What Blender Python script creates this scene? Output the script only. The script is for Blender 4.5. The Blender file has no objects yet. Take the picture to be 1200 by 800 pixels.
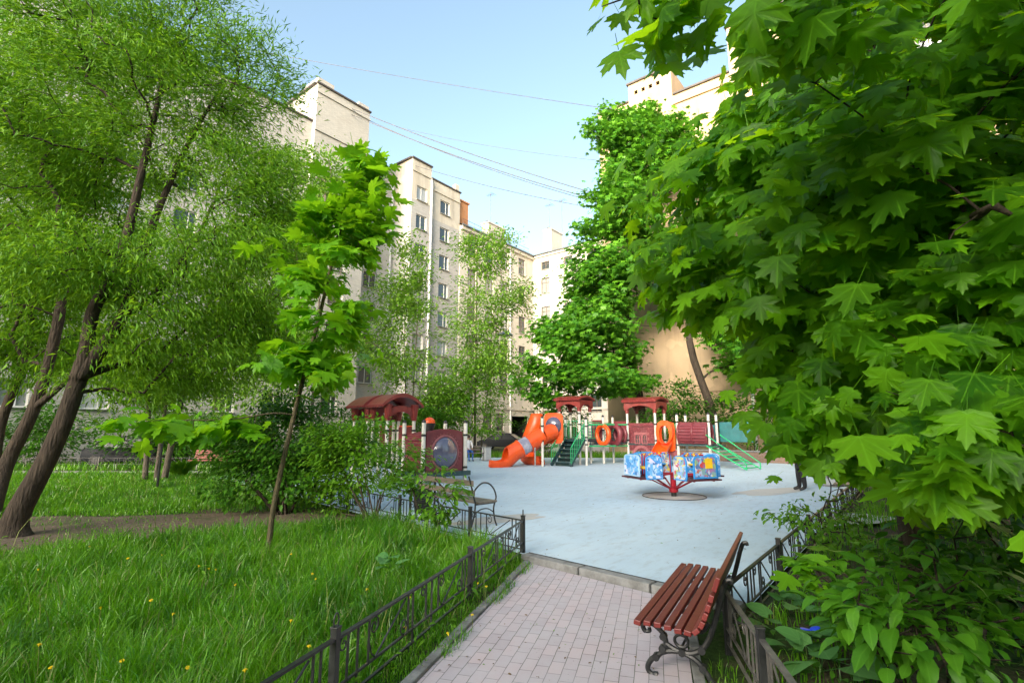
import bpy, bmesh, math, random
import numpy as np
from mathutils import Vector, Matrix
random.seed(7)
RNG = np.random.default_rng(7)
PI = math.pi
scene = bpy.context.scene
COL = scene.collection

# ------------------------------------------------------------------ camera
H_EYE = 1.8
F_PX = 600.0                      # focal length in pixels of a 1200 px wide frame
PITCH = math.atan(103/600)
def ray(px, py):
    x = (px-600)/F_PX; y = -(py-400)/F_PX
    return Vector((x, math.cos(PITCH)-y*math.sin(PITCH), math.sin(PITCH)+y*math.cos(PITCH)))
def G(px, py, z=0.0):
    d = ray(px, py); t = (z-H_EYE)/d.z
    return Vector((d.x*t, d.y*t, z))
def at(px, py, Y):
    d = ray(px, py); t = Y/d.y
    return Vector((d.x*t, Y, H_EYE+d.z*t))
cam_d = bpy.data.cameras.new('camera'); cam = bpy.data.objects.new('camera', cam_d)
COL.objects.link(cam)
cam.location = (0, 0, H_EYE); cam.rotation_euler = (PI/2+PITCH, 0, 0)
cam_d.sensor_width = 36; cam_d.lens = 18; cam_d.clip_start = 0.05; cam_d.clip_end = 2000
scene.camera = cam

# courtyard axes: u runs along the long facade, v across the yard to the left
BETA = math.radians(38)
UX = Vector((math.sin(BETA), math.cos(BETA), 0)); VX = Vector((-math.cos(BETA), math.sin(BETA), 0))
def UV(u, v, z=0.0):
    p = UX*u+VX*v
    return Vector((p.x, p.y, z))
ROT_U = math.atan2(UX.y, UX.x)    # z rotation that turns +X into +u

# ------------------------------------------------------------------ properties
def tag(o, label=None, cat=None, group=None, kind=None):
    if label: o['label'] = label
    if cat: o['category'] = cat
    if group: o['group'] = group
    if kind: o['kind'] = kind
    return o
def thing(name, label, cat, loc=(0,0,0), rz=0.0, group=None):
    o = bpy.data.objects.new(name, None); COL.objects.link(o)
    o.empty_display_size = 0.2
    o.location = loc; o.rotation_euler = (0,0,rz)
    return tag(o, label, cat, group)
KIDS = {}
def link(name, me, parent=None, loc=None, rz=None):
    o = bpy.data.objects.new(name, me); COL.objects.link(o)
    if parent is not None:
        o.parent = parent; KIDS.setdefault(parent.name, []).append(o)
    if loc is not None: o.location = loc
    if rz is not None: o.rotation_euler = (0,0,rz)
    return o
def copy_tree(o, parent=None):
    c = o.copy(); COL.objects.link(c)
    if parent is not None: c.parent = parent
    KIDS[c.name] = []
    if parent is not None: KIDS.setdefault(parent.name, []).append(c)
    for ch in list(KIDS.get(o.name, [])): copy_tree(ch, c)
    return c

# ------------------------------------------------------------------ mesh builder
class MB:
    def __init__(s): s.v = []; s.f = []; s.m = []; s.uv = None
    def add(s, vs, fs, mi=0):
        k = len(s.v)
        s.v.extend([tuple(p) for p in vs]); s.f.extend([tuple(i+k for i in f) for f in fs]); s.m.extend([mi]*len(fs))
        return s
    def box(s, c, size, rz=0.0, mi=0, M=None):
        hx, hy, hz = size[0]/2, size[1]/2, size[2]/2
        R = M if M is not None else Matrix.Rotation(rz, 3, 'Z')
        c = Vector(c)
        vs = [c+R@Vector((x*hx, y*hy, z*hz)) for x in (-1,1) for y in (-1,1) for z in (-1,1)]
        s.add(vs, [(0,1,3,2),(4,6,7,5),(0,4,5,1),(2,3,7,6),(0,2,6,4),(1,5,7,3)], mi); return s
    def beam(s, p0, p1, w, h, mi=0, up=(0,0,1)):
        p0 = Vector(p0); p1 = Vector(p1); d = p1-p0; L = d.length
        if L < 1e-6: return s
        d.normalize(); up = Vector(up)
        x = d.cross(up)
        if x.length < 1e-3: x = d.cross(Vector((1,0,0)))
        x.normalize(); z = x.cross(d)
        R = Matrix((x, d, z)).transposed()
        return s.box((p0+p1)/2, (w, L, h), mi=mi, M=R)
    def tube(s, pts, r, n=8, mi=0, caps=True, closed=False):
        pts = [Vector(p) for p in pts]; N = len(pts)
        rs = r if hasattr(r, '__len__') else [r]*N
        k = len(s.v); prev = None
        for i, p in enumerate(pts):
            if closed: t = pts[(i+1)%N]-pts[i-1]
            else: t = pts[min(i+1, N-1)]-pts[max(i-1, 0)]
            if t.length < 1e-9: t = Vector((0,0,1))
            t.normalize()
            if prev is None:
                a = t.cross(Vector((0,0,1)))
                if a.length < 0.05: a = t.cross(Vector((0,1,0)))
                a.normalize()
            else:
                a = prev-t*prev.dot(t)
                if a.length < 1e-4: a = t.cross(Vector((0.3,1,0.2)))
                a.normalize()
            prev = a; b = t.cross(a)
            for j in range(n):
                an = 2*PI*j/n
                s.v.append(tuple(p+(a*math.cos(an)+b*math.sin(an))*rs[i]))
        segs = N if closed else N-1
        for i in range(segs):
            i2 = (i+1)%N
            for j in range(n):
                s.f.append((k+i*n+j, k+i*n+(j+1)%n, k+i2*n+(j+1)%n, k+i2*n+j)); s.m.append(mi)
        if caps and not closed:
            s.f.append(tuple(k+j for j in reversed(range(n)))); s.m.append(mi)
            s.f.append(tuple(k+(N-1)*n+j for j in range(n))); s.m.append(mi)
        return s
    def lathe(s, prof, c=(0,0,0), n=24, mi=0, axis='Z', arc=2*PI, a0=0.0):
        k = len(s.v); c = Vector(c); P = len(prof); full = abs(arc-2*PI) < 1e-6
        cols = n if full else n+1
        for j in range(cols):
            an = a0+arc*j/n
            for (r, z) in prof:
                x, y = r*math.cos(an), r*math.sin(an)
                v = Vector((x, y, z)) if axis == 'Z' else (Vector((z, x, y)) if axis == 'X' else Vector((y, z, x)))
                s.v.append(tuple(c+v))
        for j in range(n):
            j2 = (j+1)%cols
            for i in range(P-1):
                s.f.append((k+j*P+i, k+j2*P+i, k+j2*P+i+1, k+j*P+i+1)); s.m.append(mi)
        return s
    def cyl(s, p0, p1, r, n=12, mi=0): return s.tube([p0, p1], r, n, mi)
    def prism(s, outline, O, ax, ay, depth, mi=0):
        """extrude a 2-D outline (list of x,y) lying in plane O+ax*x+ay*y by the vector depth"""
        O = Vector(O); ax = Vector(ax); ay = Vector(ay); dp = Vector(depth); n = len(outline)
        a = [O+ax*x+ay*y for x, y in outline]; b = [p+dp for p in a]
        fs = [tuple(range(n)), tuple(reversed(range(n, 2*n)))]
        fs += [(i, n+i, n+(i+1)%n, (i+1)%n) for i in range(n)]
        return s.add(a+b, fs, mi)
    def ring_prism(s, outer, inner, O, ax, ay, depth, mi=0):
        """plate with a hole: outer and inner loops have the same number of points"""
        O = Vector(O); ax = Vector(ax); ay = Vector(ay); dp = Vector(depth); n = len(outer)
        L = [O+ax*x+ay*y for x, y in outer]+[O+ax*x+ay*y for x, y in inner]
        L += [p+dp for p in L]
        fs = []
        for i in range(n):
            j = (i+1)%n
            fs += [(i, j, n+j, n+i), (2*n+i, 3*n+i, 3*n+j, 2*n+j), (i, 2*n+i, 2*n+j, j), (n+i, n+j, 3*n+j, 3*n+i)]
        return s.add(L, fs, mi)
    def mesh(s, name, mats, smooth=False, angle=40):
        me = bpy.data.meshes.new(name)
        me.from_pydata(s.v, [], s.f)
        for m in (mats if isinstance(mats, (list, tuple)) else [mats]): me.materials.append(m)
        me.polygons.foreach_set('material_index', s.m)
        bm = bmesh.new(); bm.from_mesh(me); bmesh.ops.recalc_face_normals(bm, faces=bm.faces); bm.to_mesh(me); bm.free()
        if smooth:
            me.polygons.foreach_set('use_smooth', [True]*len(me.polygons))
            try: me.set_sharp_from_angle(angle=math.radians(angle))
            except Exception: pass
        me.update(); return me
    def build(s, name, mats, parent=None, smooth=False, loc=None, rz=None, bevel=0.0, angle=40):
        o = link(name, s.mesh(name, mats, smooth, angle), parent, loc, rz)
        if bevel > 0:
            b = o.modifiers.new('bevel', 'BEVEL'); b.width = bevel; b.segments = 2; b.limit_method = 'ANGLE'; b.angle_limit = math.radians(40)
        return o
def np_mesh(name, V, F, mats, UVs=None, smooth=False, MI=None):
    """V (n,3), F (m,k) uniform polygons, UVs (m*k,2)"""
    me = bpy.data.meshes.new(name)
    V = np.asarray(V, dtype=np.float32); F = np.asarray(F, dtype=np.int32); m, k = F.shape
    me.vertices.add(len(V)); me.vertices.foreach_set('co', V.ravel())
    me.loops.add(m*k); me.loops.foreach_set('vertex_index', F.ravel())
    me.polygons.add(m); me.polygons.foreach_set('loop_start', np.arange(0, m*k, k, dtype=np.int32))
    for mt in (mats if isinstance(mats, (list, tuple)) else [mats]): me.materials.append(mt)
    if MI is not None: me.polygons.foreach_set('material_index', np.asarray(MI, dtype=np.int32))
    if UVs is not None:
        l = me.uv_layers.new(name='UVMap'); l.data.foreach_set('uv', np.asarray(UVs, dtype=np.float32).ravel())
    me.update(calc_edges=True)
    if smooth: me.polygons.foreach_set('use_smooth', np.ones(m, dtype=bool))
    me.validate()
    return me

# ------------------------------------------------------------------ materials
class NT:
    def __init__(s, name):
        s.m = bpy.data.materials.new(name); s.m.use_nodes = True
        s.t = s.m.node_tree; s.t.nodes.clear()
        s.out = s.n('ShaderNodeOutputMaterial')
    def n(s, kind, **kw):
        x = s.t.nodes.new(kind)
        for k, v in kw.items(): setattr(x, k, v)
        return x
    def l(s, a, b): s.t.links.new(a, b); return b
    def coord(s, which='Object', scale=None, rot=None):
        c = s.n('ShaderNodeTexCoord'); o = c.outputs[which]
        if scale is not None or rot is not None:
            mp = s.n('ShaderNodeMapping'); s.l(o, mp.inputs[0])
            if scale is not None: mp.inputs['Scale'].default_value = scale if hasattr(scale, '__len__') else (scale,)*3
            if rot is not None: mp.inputs['Rotation'].default_value = rot
            o = mp.outputs[0]
        return o
    def noise(s, vec, scale, detail=4, rough=.55):
        x = s.n('ShaderNodeTexNoise'); x.inputs['Scale'].default_value = scale; x.inputs['Detail'].default_value = detail
        x.inputs['Roughness'].default_value = rough
        if vec is not None: s.l(vec, x.inputs['Vector'])
        return x.outputs['Fac']
    def ramp(s, fac, stops):
        r = s.n('ShaderNodeValToRGB'); e = r.color_ramp.elements
        while len(e) < len(stops): e.new(0.5)
        for i, (p, c) in enumerate(stops):
            e[i].position = p; e[i].color = (*c, 1) if len(c) == 3 else c
        s.l(fac, r.inputs[0]); return r.outputs[0]
    def mix(s, a, b, fac, mode='MIX'):
        x = s.n('ShaderNodeMix', data_type='RGBA', blend_type=mode)
        for k, v in ((6, a), (7, b), (0, fac)):
            if hasattr(v, 'is_linked'): s.l(v, x.inputs[k])
            else: x.inputs[k].default_value = (*v, 1) if hasattr(v, '__len__') else v
        return x.outputs[2]
    def math(s, op, a, b=0.0, c=None):
        x = s.n('ShaderNodeMath', operation=op)
        for i, v in enumerate((a, b) if c is None else (a, b, c)):
            if hasattr(v, 'is_linked'): s.l(v, x.inputs[i])
            else: x.inputs[i].default_value = v
        return x.outputs[0]
    def bump(s, height, strength=.3, dist=.01):
        b = s.n('ShaderNodeBump'); b.inputs['Strength'].default_value = strength; b.inputs['Distance'].default_value = dist
        s.l(height, b.inputs['Height']); return b.outputs[0]
    def pbsdf(s, col, rough=.6, metal=0.0, normal=None, spec=.5, **kw):
        p = s.n('ShaderNodeBsdfPrincipled')
        for k, v in (('Base Color', col), ('Roughness', rough), ('Metallic', metal)):
            if hasattr(v, 'is_linked'): s.l(v, p.inputs[k])
            else: p.inputs[k].default_value = (*v, 1) if hasattr(v, '__len__') else v
        p.inputs['Specular IOR Level'].default_value = spec
        if normal is not None: s.l(normal, p.inputs['Normal'])
        for k, v in kw.items(): p.inputs[k].default_value = v
        return p.outputs[0]
    def done(s, shader): s.l(shader, s.out.inputs[0]); return s.m
def simple(name, c1, c2=None, scale=6.0, rough=.55, metal=0.0, bump=.15, spec=.5, rvar=.12, coat=0.0, bscale=None, bdist=.004):
    """paint, plastic, wood, concrete...: two tones of the same stuff broken up by noise"""
    t = NT(name); co = t.coord('Object')
    c2 = c2 or tuple(x*.72 for x in c1)
    a = t.noise(co, scale, 6, .65)
    col = t.ramp(a, [(.32, c2), (.62, c1)])
    if bump > 0 and metal < .5:      # faded and dirty areas on used paint and plastic
        fade = t.noise(co, 1.9, 8, .7); col = t.mix(col, tuple(x*.8+.07 for x in c1), t.ramp(fade, [(.52, (0,0,0)), (.72, (.55,.55,.55))])); col = t.mix(col, tuple(x*.45+.01 for x in c1), t.ramp(t.noise(co, 5.5, 9, .75), [(.60, (0,0,0)), (.76, (.6,.6,.6))]))
    r = t.math('MULTIPLY_ADD', t.noise(co, scale*3, 3), rvar*2, rough-rvar)
    nb = t.bump(t.noise(co, bscale or scale*9, 4), bump, bdist) if bump > 0 else None
    return t.done(t.pbsdf(col, r, metal, nb, spec, **({'Coat Weight': coat} if coat else {})))
M = {}
M['iron'] = simple('black_iron_paint', (.022,.024,.026), (.010,.011,.012), 9, .42, 0, .25)
M['iron_rust'] = simple('weathered_iron_paint', (.03,.032,.034), (.13,.065,.035), 2.2, .6, 0, .4)
M['iron_grey'] = simple('worn_dark_rail', (.16,.15,.14), (.03,.03,.03), 5, .5, .2, .4)
M['redslat'] = None
def wood_paint(name, c1, c2, ax=(1,14,14)):
    t = NT(name); co = t.coord('Object', scale=ax)
    g = t.noise(co, 5, 7, .7); col = t.ramp(g, [(.3, c2), (.6, c1), (.85, tuple(min(1, x*1.25) for x in c1))])
    oi = t.n('ShaderNodeNewGeometry'); col = t.mix(col, c2, t.math('MULTIPLY', oi.outputs['Random Per Island'], .45))
    w = t.noise(t.coord('Object'), 23, 5, .7); col = t.mix(col, (.30,.17,.12), t.ramp(w, [(.66, (0,0,0)), (.74, (.5,.5,.5))]))
    return t.done(t.pbsdf(col, .42, 0, t.bump(g, .35, .004)))
M['redslat'] = wood_paint('reddish_brown_slat_paint', (.195,.026,.022), (.105,.014,.013), (14,1,14))
M['redslat2'] = wood_paint('faded_red_slat_paint', (.23,.036,.032), (.14,.022,.02), (1,14,14))
M['oldslat'] = wood_paint('old_grey_brown_slats', (.23,.19,.16), (.11,.09,.075), (1,14,14))
M['post'] = simple('cream_post_paint', (.74,.72,.66), (.60,.57,.51), 5, .38, 0, .06)
M['clamp'] = simple('black_clamp', (.02,.02,.022), None, 8, .45, 0, .1)
M['roofred'] = simple('dark_red_plastic', (.25,.035,.03), (.17,.022,.02), 3, .40, 0, .1)
M['maroon'] = simple('maroon_plastic', (.20,.035,.045), (.14,.022,.03), 3, .38, 0, .1)
M['maroon_lt'] = simple('maroon_worn_edge', (.34,.11,.12), (.24,.06,.07), 4, .45, 0, .1)
M['orange'] = simple('orange_plastic', (.86,.105,.012), (.72,.075,.008), 2.5, .33, 0, .04)
M['orangein'] = simple('orange_plastic_inside', (.80,.045,.012), (.66,.03,.008), 2.5, .4, 0, .04)
M['green'] = simple('green_rail_paint', (.02,.46,.17), (.015,.36,.13), 5, .38, 0, .08)
M['teal'] = simple('dark_teal_deck', (.02,.07,.075), (.012,.045,.05), 7, .5, 0, .3)
M['tealboard'] = simple('teal_board', (.02,.16,.17), (.012,.11,.12), 4, .45, 0, .1)
M['navy'] = simple('navy_net_rope', (.03,.06,.15), None, 9, .7)
M['carred'] = simple('carousel_red_paint', (.45,.012,.03), (.32,.008,.02), 6, .33, 0, .06)
M['cardeck'] = simple('carousel_floor_plate', (.10,.02,.03), (.06,.015,.02), 8, .5, .1, .2)
M['blueedge'] = simple('blue_board_edge', (.03,.30,.72), (.02,.22,.58), 5, .35, 0, .05)
M['paleblue'] = simple('pale_blue_board', (.42,.62,.80), (.30,.50,.72), 4, .4, 0, .05)
M['yellow'] = simple('yellow_plastic', (.85,.55,.02), (.75,.44,.015), 5, .38, 0, .05)
M['steel'] = simple('galvanised_steel', (.48,.50,.52), (.36,.38,.40), 6, .38, .85, .1)
M['binwhite'] = simple('pale_concrete_bin', (.50,.51,.52), (.40,.41,.42), 7, .7, 0, .3)
M['bubble'] = None
t = NT('smoky_clear_bubble'); M['bubble'] = t.done(t.pbsdf((.085,.085,.14), .07, 0, t.bump(t.noise(t.coord('Object'), 3, 3), .35, .03), .9, **{'Coat Weight': .6}))
t = NT('frosted_tube_window'); M['frost'] = t.done(t.pbsdf(t.ramp(t.noise(t.coord('Object'), 4, 3), [(.35, (.22,.22,.30)), (.65, (.42,.42,.50))]), .18, 0, None, .7))

# printed boards of the carousel: abstract blots, no pictures
def printed(name, base, stops, scale=15):
    t = NT(name); co = t.coord('Object')
    w = t.n('ShaderNodeTexNoise'); w.inputs['Scale'].default_value = 5; t.l(co, w.inputs['Vector'])
    vv = t.n('ShaderNodeVectorMath', operation='MULTIPLY_ADD'); t.l(w.outputs['Color'], vv.inputs[0]); vv.inputs[1].default_value = (.25,.25,.25); t.l(co, vv.inputs[2])
    vo = t.n('ShaderNodeTexVoronoi'); vo.inputs['Scale'].default_value = scale; t.l(vv.outputs[0], vo.inputs['Vector'])
    sp = t.n('ShaderNodeSeparateColor'); t.l(vo.outputs['Color'], sp.inputs[0])
    r = t.n('ShaderNodeValToRGB'); r.color_ramp.interpolation = 'CONSTANT'; e = r.color_ramp.elements
    while len(e) < len(stops): e.new(.5)
    for i, (p, c) in enumerate(stops): e[i].position = p; e[i].color = (*c, 1)
    t.l(sp.outputs[0], r.inputs[0])
    big = t.noise(co, 3.2, 3); col = t.mix(r.outputs[0], base, t.ramp(big, [(.46, (0,0,0)), (.58, (.55,.55,.55))]))
    return t.done(t.pbsdf(col, .3, 0, None, .5))
M['print_blue'] = printed('blue_white_print', (.10,.36,.75), [(0,(.08,.30,.72)),(.3,(.60,.72,.86)),(.52,(.20,.48,.80)),(.72,(.70,.66,.80)),(.88,(.05,.14,.42))])
M['print_mix'] = printed('multicolour_print', (.12,.28,.60), [(0,(.55,.06,.05)),(.18,(.75,.60,.10)),(.36,(.10,.16,.34)),(.55,(.30,.48,.72)),(.72,(.62,.60,.62)),(.86,(.30,.42,.10))], 14)

# facades
def plaster(name, c1, c2, scale=.35, stain=(.30,.26,.21)):
    t = NT(name); co = t.coord('Object')
    a = t.noise(co, scale, 8, .62)
    col = t.ramp(a, [(.3, c2), (.65, c1)])
    st = t.noise(t.coord('Object', scale=(1.6,1.6,.16)), .8, 6, .7)
    col = t.mix(col, stain, t.ramp(st, [(.48, (0,0,0)), (.76, (.7,.7,.7))]))
    col = t.mix(col, tuple(x*1.12 for x in c1), t.ramp(t.noise(co, 1.1, 3, .4), [(.60, (0,0,0)), (.63, (.5,.5,.5))]))
    return t.done(t.pbsdf(col, .88, 0, t.bump(t.noise(co, 14, 5), .25, .02), .2))
M['cream'] = plaster('cream_plaster', (.56,.53,.47), (.48,.455,.40), .35, (.40,.37,.32))
M['ochre'] = plaster('ochre_plaster', (.47,.355,.235), (.37,.28,.18), .30, (.25,.195,.135))
M['palewall'] = plaster('pale_plaster_and_sunlit_band', (.54,.505,.44), (.46,.43,.37))
M['orangebrick'] = plaster('orange_brick_chimney', (.55,.27,.13), (.42,.18,.08), 1.2)
def bricks(name, c1, c2, mortar, w=.26, h=.075, msize=.011, stain=(.30,.29,.28)):
    t = NT(name); c = t.n('ShaderNodeTexCoord')
    # object coords: x along the facade, y outwards, z up -> use x+y, z
    sx = t.n('ShaderNodeSeparateXYZ'); t.l(c.outputs['Object'], sx.inputs[0])
    cx = t.n('ShaderNodeCombineXYZ'); t.l(t.math('ADD', sx.outputs[0], sx.outputs[1]), cx.inputs[0]); t.l(sx.outputs[2], cx.inputs[1])
    b = t.n('ShaderNodeTexBrick'); t.l(cx.outputs[0], b.inputs['Vector'])
    b.inputs['Scale'].default_value = 1; b.inputs['Brick Width'].default_value = w; b.inputs['Row Height'].default_value = h
    b.inputs['Mortar Size'].default_value = msize; b.inputs['Bias'].default_value = 0
    b.inputs['Color1'].default_value = (*c1, 1); b.inputs['Color2'].default_value = (*c2, 1); b.inputs['Mortar'].default_value = (*mortar, 1)
    a = t.noise(c.outputs['Object'], .5, 7, .65)
    col = t.mix(b.outputs['Color'], stain, t.ramp(a, [(.5, (0,0,0)), (.8, (.55,.55,.55))]))
    return t.done(t.pbsdf(col, .86, 0, t.bump(b.outputs['Fac'], -.3, .01), .25))
M['greybrick'] = bricks('grey_silicate_brick', (.47,.465,.45), (.385,.38,.37), (.31,.305,.30), .30, .09, .012)
M['whitebrick'] = bricks('whitish_silicate_brick', (.50,.485,.455), (.42,.41,.385), (.34,.33,.31), .30, .09, .012, (.30,.28,.26))
M['brownbrick'] = bricks('brown_low_wall_brick', (.26,.15,.10), (.19,.11,.075), (.22,.19,.16), .25, .075)
M['tin'] = simple('tin_roof', (.17,.20,.22), (.11,.13,.145), 1.2, .45, .5, .1)
M['capdark'] = simple('dark_roof_edge', (.07,.06,.055), None, 2, .6)
M['pipe'] = simple('downpipe_paint', (.62,.63,.64), (.50,.51,.52), 3, .45, .2, .05)
M['frame'] = simple('white_window_frame', (.74,.74,.72), (.64,.64,.62), 4, .45, 0, .03)
M['framedk'] = simple('brown_window_frame', (.16,.12,.09), (.11,.08,.06), 4, .5, 0, .05)
t = NT('window_glass'); o = t.n('ShaderNodeObjectInfo')
M['glass'] = t.done(t.pbsdf(t.ramp(o.outputs['Random'], [(0, (.02,.03,.035)), (.7, (.05,.065,.07)), (.85, (.28,.30,.30)), (1, (.48,.50,.50))]), .06, 0, t.bump(t.noise(t.coord('Object'), .9, 2), .12, .05), 1.0))
M['sill'] = simple('tin_sill', (.48,.48,.46), (.36,.36,.35), 5, .5, .3)
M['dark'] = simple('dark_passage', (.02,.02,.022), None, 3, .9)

# ground
t = NT('soil_and_leaf_litter'); co = t.coord('Object')
a = t.noise(co, .9, 8, .7); b = t.noise(co, 24, 6, .7)
soil = t.ramp(b, [(.3, (.035,.026,.018)), (.55, (.10,.075,.052)), (.75, (.17,.135,.10))])
gr = t.ramp(b, [(.3, (.012,.035,.006)), (.7, (.045,.10,.018))])
col = t.mix(soil, gr, t.ramp(a, [(.42, (0,0,0)), (.58, (1,1,1))]))
M['soil'] = t.done(t.pbsdf(col, .95, 0, t.bump(b, .7, .03), .2))
t = NT('bare_dry_earth'); co = t.coord('Object')
b = t.noise(co, 14, 8, .75); a = t.noise(co, .8, 5, .6)
col = t.mix(t.ramp(b, [(.28, (.055,.042,.032)), (.5, (.15,.115,.085)), (.75, (.28,.23,.185))]), t.ramp(b, [(.3, (.03,.05,.015)), (.7, (.10,.12,.05))]), t.ramp(a, [(.5, (0,0,0)), (.66, (.8,.8,.8))]))
M['dirt'] = t.done(t.pbsdf(col, .95, 0, t.bump(b, .8, .03), .2))
t = NT('pale_blue_grey_rubber'); co = t.coord('Object')
f = t.noise(co, 190, 3, .8); g = t.noise(co, .28, 6, .6); s_ = t.noise(t.coord('Object', scale=(.25,1.3,1)), .7, 7, .68)
col = t.ramp(f, [(.3, (.44,.56,.665)), (.5, (.50,.63,.735)), (.72, (.56,.69,.785))])
col = t.mix(col, (.33,.44,.54), t.ramp(g, [(.42, (0,0,0)), (.7, (.5,.5,.5))]))
col = t.mix(col, (.56,.66,.73), t.ramp(s_, [(.5, (0,0,0)), (.72, (.55,.55,.55))]))
col = t.mix(col, (.25,.30,.34), t.ramp(t.noise(co, 1.7, 9, .75), [(.62, (0,0,0)), (.78, (.35,.35,.35))]))
col = t.mix(col, (.30,.33,.35), t.ramp(t.noise(t.coord('Object', scale=(.6,1.5,1)), 4.5, 9, .72), [(.50, (0,0,0)), (.70, (.5,.5,.5))]))
col = t.mix(col, (.16,.17,.17), t.ramp(t.noise(co, 26, 2, .5), [(.71, (0,0,0)), (.76, (.6,.6,.6))]))
M['rubber'] = t.done(t.pbsdf(col, .85, 0, t.bump(f, .15, .003), .3))
M['sand'] = simple('beige_worn_patch', (.52,.50,.47), (.43,.45,.46), 2.4, .9, 0, .4)
M['concrete'] = simple('kerb_concrete', (.27,.275,.275), (.13,.13,.125), 5.5, .88, 0, .9, .3, bscale=36, bdist=.012)
M['paleconc'] = simple('pale_concrete_strip', (.42,.41,.39), (.30,.29,.27), 3, .85, 0, .4, .3)
t = NT('pink_grey_pavers'); c = t.n('ShaderNodeTexCoord')
b = t.n('ShaderNodeTexBrick'); mp = t.n('ShaderNodeMapping'); t.l(c.outputs['Object'], mp.inputs[0])
wob = t.n('ShaderNodeTexNoise'); wob.inputs['Scale'].default_value = 5; t.l(c.outputs['Object'], wob.inputs['Vector'])
va = t.n('ShaderNodeVectorMath', operation='MULTIPLY_ADD'); t.l(wob.outputs['Color'], va.inputs[0]); va.inputs[1].default_value = (.012,.012,0); t.l(mp.outputs[0], va.inputs[2]); t.l(va.outputs[0], b.inputs['Vector'])
b.inputs['Scale'].default_value = 1; b.inputs['Brick Width'].default_value = .2; b.inputs['Row Height'].default_value = .105
b.inputs['Mortar Size'].default_value = .0035; b.inputs['Mortar Smooth'].default_value = .35; b.inputs['Bias'].default_value = 0
b.inputs['Color1'].default_value = (.53,.44,.465,1); b.inputs['Color2'].default_value = (.44,.385,.42,1); b.inputs['Mortar'].default_value = (.17,.145,.15,1)
dust = t.noise(c.outputs['Object'], 2.0, 8, .7); gr = t.noise(c.outputs['Object'], 130, 4, .75)
col = t.mix(b.outputs['Color'], (.51,.495,.54), t.ramp(dust, [(.40, (0,0,0)), (.72, (.7,.7,.7))]))
col = t.mix(col, (.21,.16,.155), t.ramp(gr, [(.55, (0,0,0)), (.78, (.5,.5,.5))]))
col = t.mix(col, (.13,.13,.10), t.ramp(t.noise(c.outputs['Object'], 5.5, 8, .8), [(.63, (0,0,0)), (.75, (.55,.55,.55))]))
jn = t.math('MULTIPLY', b.outputs['Fac'], t.ramp(t.noise(c.outputs['Object'], 1.3, 6, .7), [(.42, (0,0,0)), (.62, (1,1,1))])); col = t.mix(col, (.06,.085,.035), t.math('MULTIPLY', jn, .75))
col = t.mix(col, (.10,.09,.085), t.ramp(t.noise(c.outputs['Object'], 38, 2, .5), [(.70, (0,0,0)), (.76, (.7,.7,.7))]))
hh = t.mix(b.outputs['Fac'], gr, .12)
M['paver'] = t.done(t.pbsdf(col, .82, 0, t.bump(hh, -.55, .006), .3))

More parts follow.
